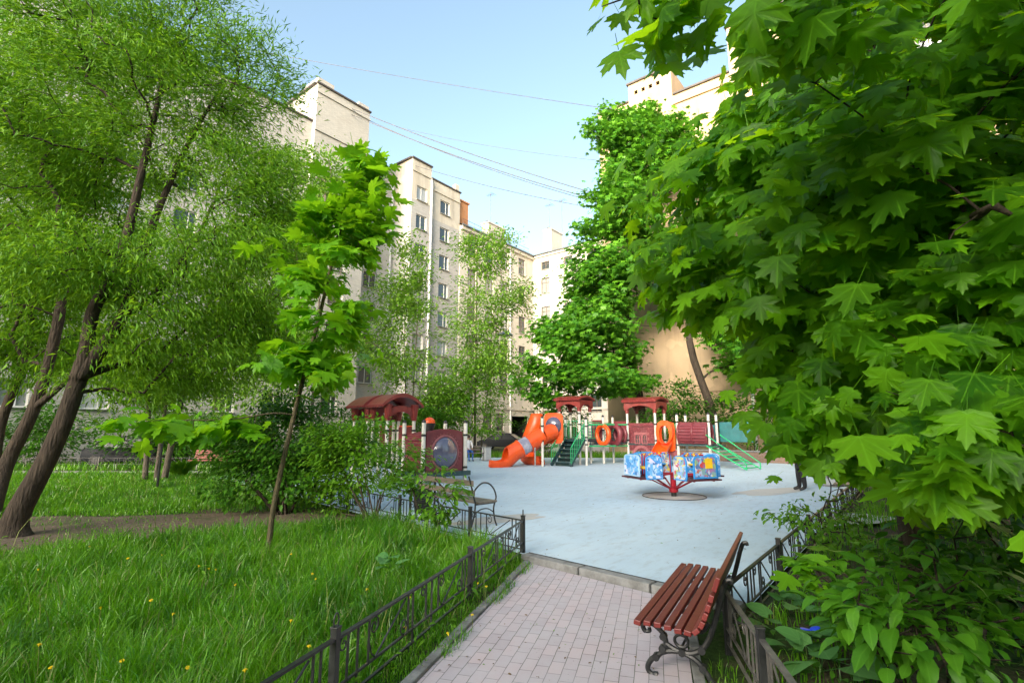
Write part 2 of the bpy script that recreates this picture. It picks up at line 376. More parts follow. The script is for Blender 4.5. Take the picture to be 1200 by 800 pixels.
# vegetation
def leafmat(name, dark, light, trans, veins=False, gloss=.42, tw=.45, patch=False, mid=.5, spec=.32):
    """thin leaf: diffuse + gloss over translucency; every leaf (mesh island) has its own tone"""
    t = NT(name); g = t.n('ShaderNodeNewGeometry')
    r = g.outputs['Random Per Island']
    col = t.ramp(r, [(0, dark), (.55, tuple(a+(b-a)*mid for a, b in zip(dark, light))), (1, light)])
    if patch:      # drier and fresher drifts, dark drifts painted as shaded patches, some dead blades
        pn = t.noise(t.coord('Object'), .9, 5, .65); col = t.mix(col, (.20,.34,.03), t.ramp(pn, [(.48, (0,0,0)), (.66, (.45,.45,.45))])); col = t.mix(col, (.016,.075,.012), t.ramp(pn, [(.36, (.85,.85,.85)), (.48, (0,0,0))]))
        col = t.mix(col, (.30,.27,.12), t.math('MULTIPLY', t.math('GREATER_THAN', r, .955), .8))
    tcol = t.mix(trans, tuple(x*.6 for x in trans), r)
    if veins:
        uv = t.n('ShaderNodeUVMap'); sx = t.n('ShaderNodeSeparateXYZ'); t.l(uv.outputs[0], sx.inputs[0])
        # uv holds leaf coordinates about the petiole joint, u across, v along
        x = t.math('ABSOLUTE', sx.outputs[0]); y = sx.outputs[1]; best = None
        for an in (0, 41, 77):
            ca, sa = math.cos(math.radians(an)), math.sin(math.radians(an))
            along = t.math('ADD', t.math('MULTIPLY', x, sa), t.math('MULTIPLY', y, ca))
            across = t.math('ABSOLUTE', t.math('SUBTRACT', t.math('MULTIPLY', x, ca), t.math('MULTIPLY', y, sa)))
            d = t.math('ADD', across, t.math('MULTIPLY', t.math('LESS_THAN', along, 0.0), 9.0))
            best = d if best is None else t.math('MINIMUM', best, d)
        sv = t.math('ABSOLUTE', t.math('SUBTRACT', t.math('FRACT', t.math('MULTIPLY', t.math('ADD', t.math('MULTIPLY', y, .8), t.math('MULTIPLY', x, -.9)), 9.0)), .5)); col = t.mix(col, tuple(min(1, x_*1.5) for x_ in light), t.math('MULTIPLY', t.math('LESS_THAN', sv, .045), .16))
        lobe = t.noise(t.coord('Object'), 11, 4, .6); col = t.mix(col, tuple(x_*.55 for x_ in dark), t.ramp(lobe, [(.5, (0,0,0)), (.7, (.35,.35,.35))]))
        col = t.mix(col, (.22,.17,.04), t.ramp(t.noise(t.coord('Object'), 60, 2, .5), [(.73, (0,0,0)), (.78, (.6,.6,.6))]))
        line = t.ramp(best, [(.006, (1,1,1)), (.022, (0,0,0))])
        col = t.mix(col, tuple(min(1, x*1.9+.02) for x in light), t.math('MULTIPLY', line, .26))
        tcol = t.mix(tcol, tuple(x*.55 for x in trans), t.math('MULTIPLY', line, .5))
    d = t.pbsdf(col, gloss, 0, None, spec)
    tr = t.n('ShaderNodeBsdfTranslucent')
    t.l(tcol, tr.inputs[0])
    mx = t.n('ShaderNodeMixShader'); mx.inputs[0].default_value = tw; t.l(d, mx.inputs[1]); t.l(tr.outputs[0], mx.inputs[2])
    return t.done(mx.outputs[0])
M['maple_near'] = leafmat('broad_maple_leaf', (.007,.045,.004), (.165,.43,.010), (.48,.86,.010), True, .42, .52, mid=.27, spec=.20)
M['maple_young'] = leafmat('young_maple_leaf', (.07,.24,.008), (.18,.44,.012), (.36,.74,.012), True, .42, .48)
M['maple_mid'] = leafmat('maple_crown_leaf', (.028,.13,.010), (.14,.37,.018), (.15,.42,.018), False, .45, .38)
M['willow'] = leafmat('narrow_willow_leaf', (.055,.18,.010), (.22,.47,.022), (.38,.70,.022), False, .48, .42)
M['ash'] = leafmat('light_sparse_leaf', (.10,.24,.025), (.24,.44,.045), (.28,.52,.04), False, .5, .4)
M['bushdk'] = leafmat('dark_bush_leaf', (.026,.105,.008), (.085,.24,.014), (.09,.28,.012), False, .42, .32)
M['bushlt'] = leafmat('light_bush_leaf', (.06,.19,.010), (.17,.38,.020), (.22,.48,.022), False, .45, .42)
M['dogwood'] = leafmat('oval_shrub_leaf', (.045,.175,.010), (.11,.31,.018), (.19,.50,.018), True, .45, .4)
M['burdock'] = leafmat('big_soft_leaf', (.08,.24,.06), (.15,.34,.09), (.16,.42,.05), True, .6, .3)
M['yellowleaf'] = leafmat('yellow_shrub_leaf', (.42,.28,.015), (.62,.42,.03), (.6,.42,.03), False, .5, .4)
M['deadleaf'] = leafmat('dry_fallen_leaf', (.10,.065,.03), (.26,.18,.09), (.2,.14,.06), False, .7, .15)
M['grass'] = leafmat('grass_blade', (.022,.115,.006), (.16,.44,.014), (.24,.62,.010), False, .36, .38, patch=True, spec=.5)
M['grassdry'] = leafmat('pale_grass_stem', (.12,.20,.04), (.25,.30,.08), (.25,.28,.08), False, .6, .25)
M['petal'] = simple('yellow_petals', (.80,.64,.01), (.72,.54,.01), 30, .6, 0, 0)
def bark(name, c1, c2, sc=6):
    t = NT(name); co = t.coord('Object', scale=(1,1,.22))
    a = t.noise(co, sc*2.2, 8, .75); vo = t.n('ShaderNodeTexVoronoi', feature='DISTANCE_TO_EDGE'); vo.inputs['Scale'].default_value = sc*2.6; t.l(co, vo.inputs['Vector'])
    col = t.ramp(a, [(.3, c2), (.7, c1)]); h = t.math('ADD', t.math('MULTIPLY', vo.outputs[0], 1.4), a)
    return t.done(t.pbsdf(col, .9, 0, t.bump(h, .9, .03), .2))
M['bark'] = bark('dark_furrowed_bark', (.085,.066,.05), (.026,.020,.016))
M['barkgrey'] = bark('greyish_bark', (.17,.145,.115), (.07,.058,.046), 8)
M['barkyoung'] = bark('young_olive_bark', (.17,.145,.085), (.085,.075,.045), 14)
M['white_lime'] = simple('limewash', (.72,.73,.72), (.6,.6,.58), 8, .9)
M['wire'] = simple('cable_sheath', (.10,.10,.11), None, 3, .6, 0, 0)
M['car'] = simple('dark_car_paint', (.014,.017,.022), (.010,.012,.016), 3, .62, 0, 0, .15)
t = NT('dark_car_glass'); M['carglass'] = t.done(t.pbsdf((.01,.013,.016), .3, 0, None, .25))
M['tyre'] = simple('tyre_rubber', (.02,.02,.02), None, 9, .8)
M['skin'] = simple('skin', (.50,.30,.22), (.42,.24,.17), 8, .55, 0, .05)
M['hair'] = simple('dark_hair', (.04,.025,.016), None, 30, .6)
M['jeans'] = simple('blue_denim', (.03,.12,.42), (.02,.08,.30), 12, .85, 0, .3)
M['white_top'] = simple('white_cotton', (.75,.76,.78), (.62,.63,.66), 9, .9, 0, .3)
M['dark_cloth'] = simple('near_black_cloth', (.018,.018,.022), (.01,.01,.012), 9, .85, 0, .3)
M['shoe'] = simple('dark_shoe', (.03,.03,.03), None, 9, .6)
M['bluescrap'] = simple('bright_blue_plastic', (.01,.05,.75), (.008,.035,.55), 9, .35, 0, .05)
M['lampgrey'] = simple('grey_lamp_metal', (.24,.28,.31), (.17,.20,.22), 4, .4, .5, .05)
M['lampglass'] = simple('pale_lamp_glass', (.55,.58,.60), None, 4, .2, 0, 0)
# ------------------------------------------------------------------ buildings
def cut_face(mb, P, L0, L1, Z0, Z1, openings, mi=0, reveal=.22, inward=(0,1,0), ax=(1,0,0)):
    """a wall face with real openings; P + ax*x + z ; reveals run along inward"""
    P = Vector(P); ax = Vector(ax); inn = Vector(inward)*reveal
    ops = [o for o in openings if o[0] > L0-1e-6 and o[1] < L1+1e-6]
    xs = sorted({L0, L1, *[o[0] for o in ops], *[o[1] for o in ops]}); zs = sorted({Z0, Z1, *[o[2] for o in ops], *[o[3] for o in ops]})
    pt = lambda x, z: P+ax*x+Vector((0,0,z))
    for i in range(len(xs)-1):
        for j in range(len(zs)-1):
            cx, cz = (xs[i]+xs[i+1])/2, (zs[j]+zs[j+1])/2
            if any(o[0] < cx < o[1] and o[2] < cz < o[3] for o in ops): continue
            mb.add([pt(xs[i], zs[j]), pt(xs[i+1], zs[j]), pt(xs[i+1], zs[j+1]), pt(xs[i], zs[j+1])], [(0,1,2,3)], mi)
    for a, b, c, d in ops:
        q = [pt(a, c), pt(b, c), pt(b, d), pt(a, d)]
        mb.add(q+[p+inn for p in q], [(0,4,5,1), (1,5,6,2), (2,6,7,3), (3,7,4,0)], mi)
def block(mb, x0, x1, y0, y1, z1, ops=(), mi=0, ops_left=(), z0=-.3):
    cut_face(mb, (0,y0,0), x0, x1, z0, z1, ops, mi)
    cut_face(mb, (x0,0,0), y0, y1, z0, z1, ops_left, mi, inward=(1,0,0), ax=(0,1,0))
    mb.add([(x1,y0,z0),(x1,y1,z0),(x1,y1,z1),(x1,y0,z1)], [(0,1,2,3)], mi)
    mb.add([(x0,y1,z0),(x1,y1,z0),(x1,y1,z1),(x0,y1,z1)], [(0,1,2,3)], mi)
    mb.add([(x0,y0,z1),(x1,y0,z1),(x1,y1,z1),(x0,y1,z1)], [(0,1,2,3)], mi)
WINMESH = {}
def win_meshes(w, h, style):
    k = (round(w,2), round(h,2), style)
    if k in WINMESH: return WINMESH[k]
    fr = MB(); b = .07; d = .07
    fr.box((0,0,h/2-b/2), (w,d,b)); fr.box((0,0,-h/2+b/2), (w,d,b))
    fr.box((-w/2+b/2,0,0), (b,d,h-2*b)); fr.box((w/2-b/2,0,0), (b,d,h-2*b))
    if style in ('two', 'cross', 'off'):
        x = 0 if style != 'off' else w*.16
        fr.box((x,0,0), (b*.8,d*.9,h-2*b))
    if style in ('cross',):
        fr.box((-w/4,0,h*.2), (w/2-b*1.4,d*.8,b*.7)); fr.box((w/4,0,h*.2), (w/2-b*1.4,d*.8,b*.7))
    if style == 'grid':
        for i in range(1, 4): fr.box((-w/2+i*w/4,0,0), (.03,d*.8,h-2*b))
        for i in range(1, 4): fr.box((0,.002,-h/2+i*h/4), (w-2*b,d*.7,.03))
    pn = MB(); pn.box((0,.02,0), (w-b,.012,h-b))
    sl = MB(); sl.box((0,-.17,-h/2-.02), (w+.12,.34,.035))
    dk = style in ('cross','grid')
    WINMESH[k] = (fr.mesh('window', M['framedk'] if dk else M['frame']), pn.mesh('pane', M['glass']), sl.mesh('sill', M['sill']))
    return WINMESH[k]
def window(parent, op, y, style='two', rot=0.0, x=None):
    a, b, c, d = op
    f, p, s = win_meshes(b-a, d-c, style)
    loc = ((a+b)/2, y+.16, (c+d)/2) if rot == 0 else (x+.16, (a+b)/2, (c+d)/2)
    o = link('window', f, parent, loc, rot)
    link('pane', p, o); link('sill', s, o)
    return o
def ops_grid(xs, zs, w, h): return [(x-w/2, x+w/2, z-h/2, z+h/2) for x in xs for z in zs]
def downpipe(parent, x, y, z1, r=.07):
    mb = MB(); mb.tube([(x,y-.10,.35),(x,y-.10,z1-.6),(x,y-.02,z1-.25)], r, 8)
    mb.tube([(x,y-.10,.4),(x,y-.16,.22),(x,y-.34,.12)], r, 8)
    for z in np.arange(2.0, z1-1, 3.0): mb.box((x,y-.09,float(z)), (r*2.6,.2,.05))
    mb.build('downpipe', M['pipe'], parent, smooth=True)
def antenna(parent, x, y, z, h):
    mb = MB(); mb.tube([(x,y,z),(x,y,z+h)], .03, 6)
    for i in range(5): mb.tube([(x-.55+.07*i,y-.5+.25*i,z+h-.25),(x+.55-.07*i,y-.5+.25*i,z+h-.25)], .018, 4)
    mb.tube([(x,y-.6,z+h-.25),(x,y+.6,z+h-.25)], .02, 4)
    mb.build('antenna', M['wire'], parent)
def coping(parent, pts, w=.5, h=.14, name='roof_edge', mat='capdark'):
    mb = MB()
    for (x0,y0,x1,y1,z) in pts: mb.beam((x0,y0,z),(x1,y1,z), w, h)
    mb.build(name, M[mat], parent)
def chimney(parent, c, size, mat, cap=True):
    mb = MB(); x, y, z = c; sx, sy, h = size
    mb.box((x,y,z+h/2), size, mi=0)
    if cap:
        mb.box((x,y,z+h+.08), (sx+.24,sy+.24,.16), mi=0)
        for i in range(max(2, int(sx/.6))): mb.box((x-sx/2+.3+i*.55,y,z+h+.3), (.3,.36,.28), mi=1)
    mb.build('chimney', [M[mat], M['capdark']], parent)

# --- grey brick block on the far left (tall part and the set-back bay)
b1 = thing('apartment_block', 'tall whitish brick apartment block behind the willow, with the highest flat parapet on the left', 'building', UV(0,36.5), ROT_U)
zs = [at(437,328,46).z-2.95*k for k in range(-2, 7)]; zs = [z for z in zs if z > 1]
left_ops = ops_grid([-30,-26.5,-23,-19.5,-16,-12.5,-9,-5.5,-2,1.5,5,8.5,12,15.5,18.8], zs[1:], 1.4, 1.5)
mid_ops = ops_grid([23.2], zs[2:], 1.4, 1.5)
rec_ops = ops_grid([28.0], zs[1:], 1.45, 1.55)
mb = MB(); block(mb, -32, 20.4, .5, 12, 27.0, left_ops); block(mb, 20.4, 25.6, 0, 12, 30.3, mid_ops); block(mb, 25.6, 30.7, 2.1, 12, 26.5, rec_ops)
mb.box((23.0,-.06,26.2), (5.3,.12,.22)); mb.box((23.0,-.05,29.6), (5.3,.1,.16))
mb.build('wall', M['whitebrick'], b1)
mb = MB(); mb.box((21.2,1.2,30.65), (1.5,2.2,.7)); mb.box((25.0,1.2,30.6), (1.1,2.2,.6)); mb.build('parapet_pier', M['whitebrick'], b1)
coping(b1, [(-32,.6,20.4,.6,27.06),(20.3,.12,25.7,.12,30.37),(25.65,2.2,30.7,2.2,26.56),(20.42,.2,20.42,6,30.38)])
for i, op in enumerate(left_ops+mid_ops): window(b1, op, .5 if op[0] < 20 else 0, ('two','off','off')[i%3])
for i, op in enumerate(rec_ops): window(b1, op, 2.1, 'grid' if i == 3 else 'two')
downpipe(b1, 30.1, 2.1, 26.4, .11)
# --- grey brick block with two facets
b2 = thing('apartment_block', 'grey brick block with sunlit top painted paler, between the tall whitish block and cream house', 'building', UV(0,36.2), ROT_U)
zb = [at(512,243.7,50).z-2.95*k for k in range(9)]; zb = [z for z in zb if z > 1]
za = [z+.25 for z in zb]
a_ops = ops_grid([31.9], za, 1.35, 1.5); b_ops = ops_grid([35.2], zb, 1.35, 1.5)
mb = MB(); TOPA, TOPB = 28.0, 26.9
def sunlit_band(x0, x1, y0, top, ops):  # paler top band puts the sunlit upper wall into the colour
    zc = top-4.2
    cut_face(mb, (0,y0,0), x0, x1, -.3, zc, [o for o in ops if o[3] < zc], 0)
    cut_face(mb, (0,y0,0), x0, x1, zc, top, [o for o in ops if o[2] > zc], 1)
zc_fix = [o for o in a_ops+b_ops]
def safe(ops, top): return [o for o in ops if o[3] < top-4.25 or o[2] > top-4.15]
a_ops = safe(a_ops, TOPA); b_ops = safe(b_ops, TOPB)
sunlit_band(30.6, 33.1, 0, TOPA, a_ops); sunlit_band(33.1, 37.4, .12, TOPB, b_ops)
for (x0, x1, y0, t_) in ((30.6,33.1,0,TOPA),(33.1,37.4,.12,TOPB)):
    for z0, z1, mi in ((-.3, t_-4.2, 0), (t_-4.2, t_, 1)):
        mb.add([(x0,y0,z0),(x0,12,z0),(x0,12,z1),(x0,y0,z1)], [(0,1,2,3)], mi); mb.add([(x1,y0,z0),(x1,12,z0),(x1,12,z1),(x1,y0,z1)], [(0,1,2,3)], mi)
        mb.add([(x0,12,z0),(x1,12,z0),(x1,12,z1),(x0,12,z1)], [(0,1,2,3)], mi)
    mb.add([(x0,y0,t_),(x1,y0,t_),(x1,12,t_),(x0,12,t_)], [(0,1,2,3)], 1)
mb.box((31.85,-.05,TOPA-1.2), (2.6,.1,.14), mi=1); mb.box((35.25,.07,TOPB-1.1), (4.25,.1,.14), mi=1)
mb.build('wall', [M['greybrick'], M['palewall']], b2)
coping(b2, [(30.5,.1,33.15,.1,TOPA+.07),(30.62,.1,30.62,11,TOPA+.075),(33.2,.25,37.5,.25,TOPB+.07)])
for op in a_ops: window(b2, op, 0, 'two')
for op in b_ops: window(b2, op, .12, 'off')
downpipe(b2, 33.1, 0, TOPB, .11)
mb = MB(); mb.box((36.9,.3,TOPB+.4), (.5,.5,.8)); mb.build('parapet_pier', M['palewall'], b2)
chimney(b2, (34.0,3.4,TOPB), (1.5,1.2,1.5), 'brownbrick')
# --- cream house with the passage and its wing
b3 = thing('cream_house', 'cream plastered house at the end of the yard, with a dark passage at its foot', 'building', UV(0,36.2), ROT_U)
zcr = [at(613,312,60).z-3.62*k for k in range(6)]; zcr = [z for z in zcr if z > 4.5]
c_ops = ops_grid([39.3,42.2,44.9,48.3], zcr, 1.35, 2.1)+ops_grid([39.3,42.2,44.2], [2.6], 1.3, 1.9)+[(46.3,49.5,-.3,3.3)]
wy = [-1.9,-5.2,-8.5,-11.8]
wzs = [at(641,334.6,61).z-3.62*k for k in range(6)]; wzs = [z for z in wzs if z > 1]
w_ops = ops_grid([y for y in wy], wzs, 1.3, 2.0)+ops_grid(wy, [at(641,311,61).z], 1.25, 1.05)
mb = MB(); TOPC = 23.3
cut_face(mb, (0,0,0), 37.42, 50.6, -.3, TOPC, c_ops)
cut_face(mb, (50.6,0,0), -14, 0, -.3, TOPC+.2, w_ops, inward=(1,0,0), ax=(0,1,0))
mb.add([(37.42,0,-.3),(37.42,12,-.3),(37.42,12,TOPC),(37.42,0,TOPC)], [(0,1,2,3)]); mb.add([(37.42,12,-.3),(62,12,-.3),(62,12,TOPC),(37.42,12,TOPC)], [(0,1,2,3)])
mb.add([(50.6,-14,-.3),(62,-14,-.3),(62,-14,TOPC+.2),(50.6,-14,TOPC+.2)], [(0,1,2,3)]); mb.add([(62,-14,-.3),(62,12,-.3),(62,12,TOPC),(62,-14,TOPC)], [(0,1,2,3)])
mb.box((44.0,-.09,4.1), (13.1,.18,.24)); mb.box((44.0,-.14,TOPC-.25), (13.1,.28,.4)); mb.box((50.5,-7.2,TOPC-.1), (.3,13.6,.4)); mb.box((50.52,-7.2,4.1), (.16,13.6,.24))
mb.build('wall', M['cream'], b3)
mb = MB(); mb.box((47.9,2.7,1.5), (3.4,5.0,3.72)); 
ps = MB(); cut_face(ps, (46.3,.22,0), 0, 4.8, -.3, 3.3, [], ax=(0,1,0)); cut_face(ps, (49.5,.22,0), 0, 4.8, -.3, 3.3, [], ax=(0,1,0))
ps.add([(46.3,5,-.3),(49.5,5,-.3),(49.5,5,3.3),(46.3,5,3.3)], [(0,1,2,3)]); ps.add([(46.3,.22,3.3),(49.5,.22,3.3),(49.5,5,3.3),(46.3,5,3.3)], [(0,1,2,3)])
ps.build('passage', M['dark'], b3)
mb = MB(); mb.add([(37.3,-.4,TOPC),(50.2,-.4,TOPC),(56,6,TOPC+2.6),(37.3,6,TOPC+2.6)], [(0,1,2,3)]); mb.add([(50.2,-.4,TOPC),(50.2,-14.3,TOPC+.2),(56,-14.3,TOPC+2.6),(56,6,TOPC+2.6)], [(0,1,2,3)])
mb.add([(37.3,6,TOPC+2.6),(56,6,TOPC+2.6),(62.3,12.3,TOPC),(37.3,12.3,TOPC)], [(0,1,2,3)]); mb.add([(56,6,TOPC+2.6),(56,-14.3,TOPC+2.6),(62.3,-14.3,TOPC),(62.3,12.3,TOPC)], [(0,1,2,3)])
mb.beam((37.3,-.42,TOPC-.02),(50.3,-.42,TOPC-.02), .12, .12); mb.beam((50.18,-.4,TOPC),(50.18,-14.3,TOPC+.16), .12, .12)
mb.build('roof', M['tin'], b3)
mb = MB()
for i in range(14): mb.tube([(38+i*.92,.2,TOPC+.1),(38+i*.92,.2,TOPC+.95)], .022, 4)
mb.tube([(38,.2,TOPC+.95),(50,.2,TOPC+.95)], .025, 5); mb.tube([(38,.2,TOPC+.55),(50,.2,TOPC+.55)], .018, 5)
mb.build('roof_railing', M['wire'], b3)
for i, op in enumerate(c_ops[:-1]): window(b3, op, 0, 'cross')
for i, op in enumerate(w_ops): window(b3, op, 0, 'cross', -PI/2, 50.6)
downpipe(b3, 45.9, 0, TOPC, .09)
chimney(b3, (38.4,1.0,TOPC), (1.3,1.1,3.0), 'orangebrick')
chimney(b3, (47.6,4.0,TOPC+1.4), (3.2,1.1,2.6), 'palewall')
chimney(b3, (53.5,-1.2,TOPC+.6), (2.6,1.2,3.2), 'cream')
for (x,y,z,h) in ((47.0,4.0,TOPC+4.3,4.2),(53.3,-.8,TOPC+4.0,4.0),(54.2,-2.2,TOPC+4.0,4.6)): antenna(b3, x, y, z, h)
# --- ochre fire-wall house across the yard on the right
b4 = thing('ochre_house', 'tall ochre house on the right behind the big maple, blank wall with attic holes', 'building', UV(35,18.2), ROT_U-PI/2)
holes = [(x,x+.28,28.0,28.32) for x in (3.2,3.8,4.4,5.0)]+[(x,x+.28,28.9,29.22) for x in (10.9,11.5,12.1,12.7,13.3)]
o_ops = ops_grid([17,21,25,29,33,37,41], [3,6.6,10.2,13.8,17.4,21,24], 1.3, 2.0)
mb = MB()
block(mb, 0, 2.7, 0, 14, 27.5); 
block(mb, 2.7, 6.2, 0, 14, 29.0, [h for h in holes if h[0] < 7]); block(mb, 6.2, 10.4, 0, 14, 26.6); block(mb, 10.4, 14.2, -.25, 14, 29.9, [h for h in holes if h[0] > 7]); block(mb, 14.2, 46, 0, 14, 26.6, o_ops)
mb.box((8.3,-.07,25.9), (4.1,.14,.2)); mb.box((1.35,-.07,26.6), (2.6,.14,.2)); mb.box((8.0,-.05,4.4), (4.6,.1,.22))
mb.build('wall', M['ochre'], b4)
coping(b4, [(-.1,.1,2.7,.1,27.57),(2.6,.1,6.3,.1,29.07),(6.3,.1,10.3,.1,26.67),(10.3,-.15,14.3,-.15,29.97),(14.3,.1,46,.1,26.67),(.02,.2,.02,13,27.575)])
for i, op in enumerate(o_ops): window(b4, op, 0, 'cross')
downpipe(b4, 10.2, 0, 26.4, .1)
# low brick wall at the far side of the playground
lw = thing('low_brick_wall', 'low brown brick wall with a grey cap along the far edge of the playground', 'wall', UV(30.3,13.5), ROT_U-PI/2)
mb = MB(); mb.box((12,0,.3), (24,.3,.6)); mb.build('wall', M['brownbrick'], lw)
mb = MB(); mb.box((12,0,.64), (24.1,.4,.07)); mb.build('cap', M['concrete'], lw)
# unseen house added behind the viewer to block the low evening sun
REAR_H = 28.5
b5 = thing('shading_house', 'unseen long pale house added behind the viewer to keep low sun off the yard', 'building', (-70,-55,0), 0)
b5.rotation_euler = (0,0,PI); b5.location = (75,-55,0)
mb = MB(); r_ops = ops_grid([4+6*i for i in range(25)], [4+6*k for k in range(5)], 2.0, 2.6); block(mb, 0, 150, 0, 14, REAR_H, r_ops); mb.build('wall', M['palewall'], b5)
coping(b5, [(0,.1,150,.1,REAR_H+.07)])
for op in r_ops[::2]: window(b5, op, 0, 'cross')
# ------------------------------------------------------------------ ground
def sheet(name, poly, z, mat, axis_rz=0.0, grid=None):
    O = Vector((sum(p[0] for p in poly)/len(poly), sum(p[1] for p in poly)/len(poly), 0))
    R = Matrix.Rotation(-axis_rz, 3, 'Z')
    mb = MB(); mb.add([R@(Vector((p[0], p[1], 0))-O) for p in poly], [tuple(range(len(poly)))])
    o = link(name, mb.mesh(name, mat)); o.location = (O.x, O.y, z); o.rotation_euler = (0,0,axis_rz)
    return tag(o, kind='structure')
sheet('ground', [(-400,-300),(400,-300),(400,500),(-400,500)], 0.0, M['soil'])
# lawn side bare earth, an irregular patch
def blob(c, rx, ry, rz, n=40, k=.22, seed=1):
    r = random.Random(seed); ph = [r.uniform(0, 6.28) for _ in range(4)]; out = []
    for i in range(n):
        a = 2*PI*i/n; s = 1+k*(.5*math.sin(2*a+ph[0])+.5*math.sin(3*a+ph[1])+.35*math.sin(5*a+ph[2])+.2*math.sin(9*a+ph[3]))
        x, y = rx*s*math.cos(a), ry*s*math.sin(a)
        out.append((c[0]+x*math.cos(rz)-y*math.sin(rz), c[1]+x*math.sin(rz)+y*math.cos(rz)))
    return out
DIRT = blob((-7.6,10.0), 3.9, 1.75, math.radians(10), seed=4)
DIRT2 = blob((-8.3,8.5), 2.1, .8, math.radians(14), seed=9)
sheet('bare_earth', DIRT, .004, M['dirt']); 
sheet('bare_earth', DIRT2, .008, M['dirt'])
FENCE_A = Vector((.16,7.77,0)); FENCE_B = Vector((-4.72,12.8,0))
LDIR = (FENCE_B-FENCE_A).normalized()
LN = Vector((LDIR.y, -LDIR.x, 0))                       # towards the yard
KB = Vector((2.72,5.05,0))
YARD = [FENCE_A+LN*.12, FENCE_A+LDIR*17+LN*.12, UV(24,23), UV(30.1,14.5), UV(30.1,1.52), UV(5.2,1.52)]
YARD = [FENCE_A+LN*.05+LDIR*.02]+YARD[1:]
yard_pts = [(p.x, p.y) for p in YARD]
# the playground reaches the kerb line that continues the left fence
KDIR = (Vector((1.7,6.07,0))-Vector((.26,7.48,0))).normalized()
k0 = Vector((.22,7.60,0)); k1 = k0+KDIR*3.02
sheet('playground_surface', [(k0.x,k0.y)]+yard_pts[1:5]+[(k1.x,k1.y)], .06, M['rubber'], ROT_U)
mbk = MB(); mbk.add([(k0.x,k0.y,-.1),(k1.x,k1.y,-.1),(k1.x,k1.y,.06),(k0.x,k0.y,.06)], [(0,1,2,3)])
# kerb between path and playground: stones with joints, and the thin dark iron bar laid on it
KN = Vector((KDIR.y, -KDIR.x, 0))                        # towards the camera side
if KN.y > 0: KN = -KN
mb = MB(); L = 0.0
while L < 2.5:
    l = .985; p = k0+KDIR*(L+l/2)+KN*.075
    mb.box((p.x,p.y,.02), (l-.012,.15,.16), rz=math.atan2(KDIR.y, KDIR.x)); L += 1.0
tag(mb.build('kerb', M['concrete'], bevel=.012), kind='structure')
mb = MB(); a = k0-KN*.03; b = k0+KDIR*2.6-KN*.03
mb.tube([(a.x,a.y,.085),(b.x,b.y,.085)], .014, 8); bar = mb.build('iron_bar', M['iron'])
tag(bar, 'thin dark iron bar lying on the kerb between the paved path and the playground', 'bar')
# beige worn patches on the rubber
for i, (px, py, rx, ry) in enumerate(((585,612,1.1,.35),(1000,612,1.0,.5),(905,578,1.6,.5))):
    c = G(px, py); sheet('worn_patch', blob((c.x,c.y), rx, ry, .5, seed=20+i), .064, M['sand'])
# paved path
PD = Vector((.91,3.25,0)).normalized(); PANG = math.atan2(PD.y, PD.x)
PL0 = Vector((-.68,4.05,0)); PR0 = Vector((1.30,4.05,0))
def along(p, y): return p+PD*((y-p.y)/PD.y)
c_l = along(PL0, 7.36); kend = k0+KDIR*2.05+KN*.15
poly = [along(PL0,-6), along(PR0,-6), along(PR0,5.55)]
kk0 = k0+KN*.15
poly += [Vector((1.98,5.62,0)), kk0+KDIR*.02, c_l]
sheet('path', [(p.x,p.y) for p in poly], .012, M['paver'], PANG)
# edging strips
PN = Vector((PD.y, -PD.x, 0))
mb = MB()
y = -6.0; rr = random.Random(3)
while y < 7.1:
    l = .98; p = along(PL0, y)+PD*(l/2)-PN*.045
    mb.box((p.x,p.y,-.02+rr.uniform(-.008,.006)), (l-.02,.085,.12), rz=PANG+rr.uniform(-.012,.012)); y += PD.y
y = -6.0
while y < 4.6:
    l = .98; p = along(PR0, y)+PD*(l/2)+PN*.05
    mb.box((p.x,p.y,-.028+rr.uniform(-.008,.006)), (l-.02,.08,.12), rz=PANG+rr.uniform(-.015,.015)); y += PD.y
tag(mb.build('path_edging', M['concrete'], bevel=.008), kind='structure')
# distant footpath on the left and the passage drive
sheet('footpath', [(-40,21.9),(-7.5,21.9),(-7.5,23.0),(-40,23.0)], .01, M['paleconc'])
sheet('driveway', [tuple(UV(31,23)[:2]), tuple(UV(46.5,30)[:2]), tuple(UV(46.5,35.9)[:2]), tuple(UV(50.5,35.9)[:2]), tuple(UV(50.5,22)[:2]), tuple(UV(35,17)[:2])], .008, M['paleconc'])
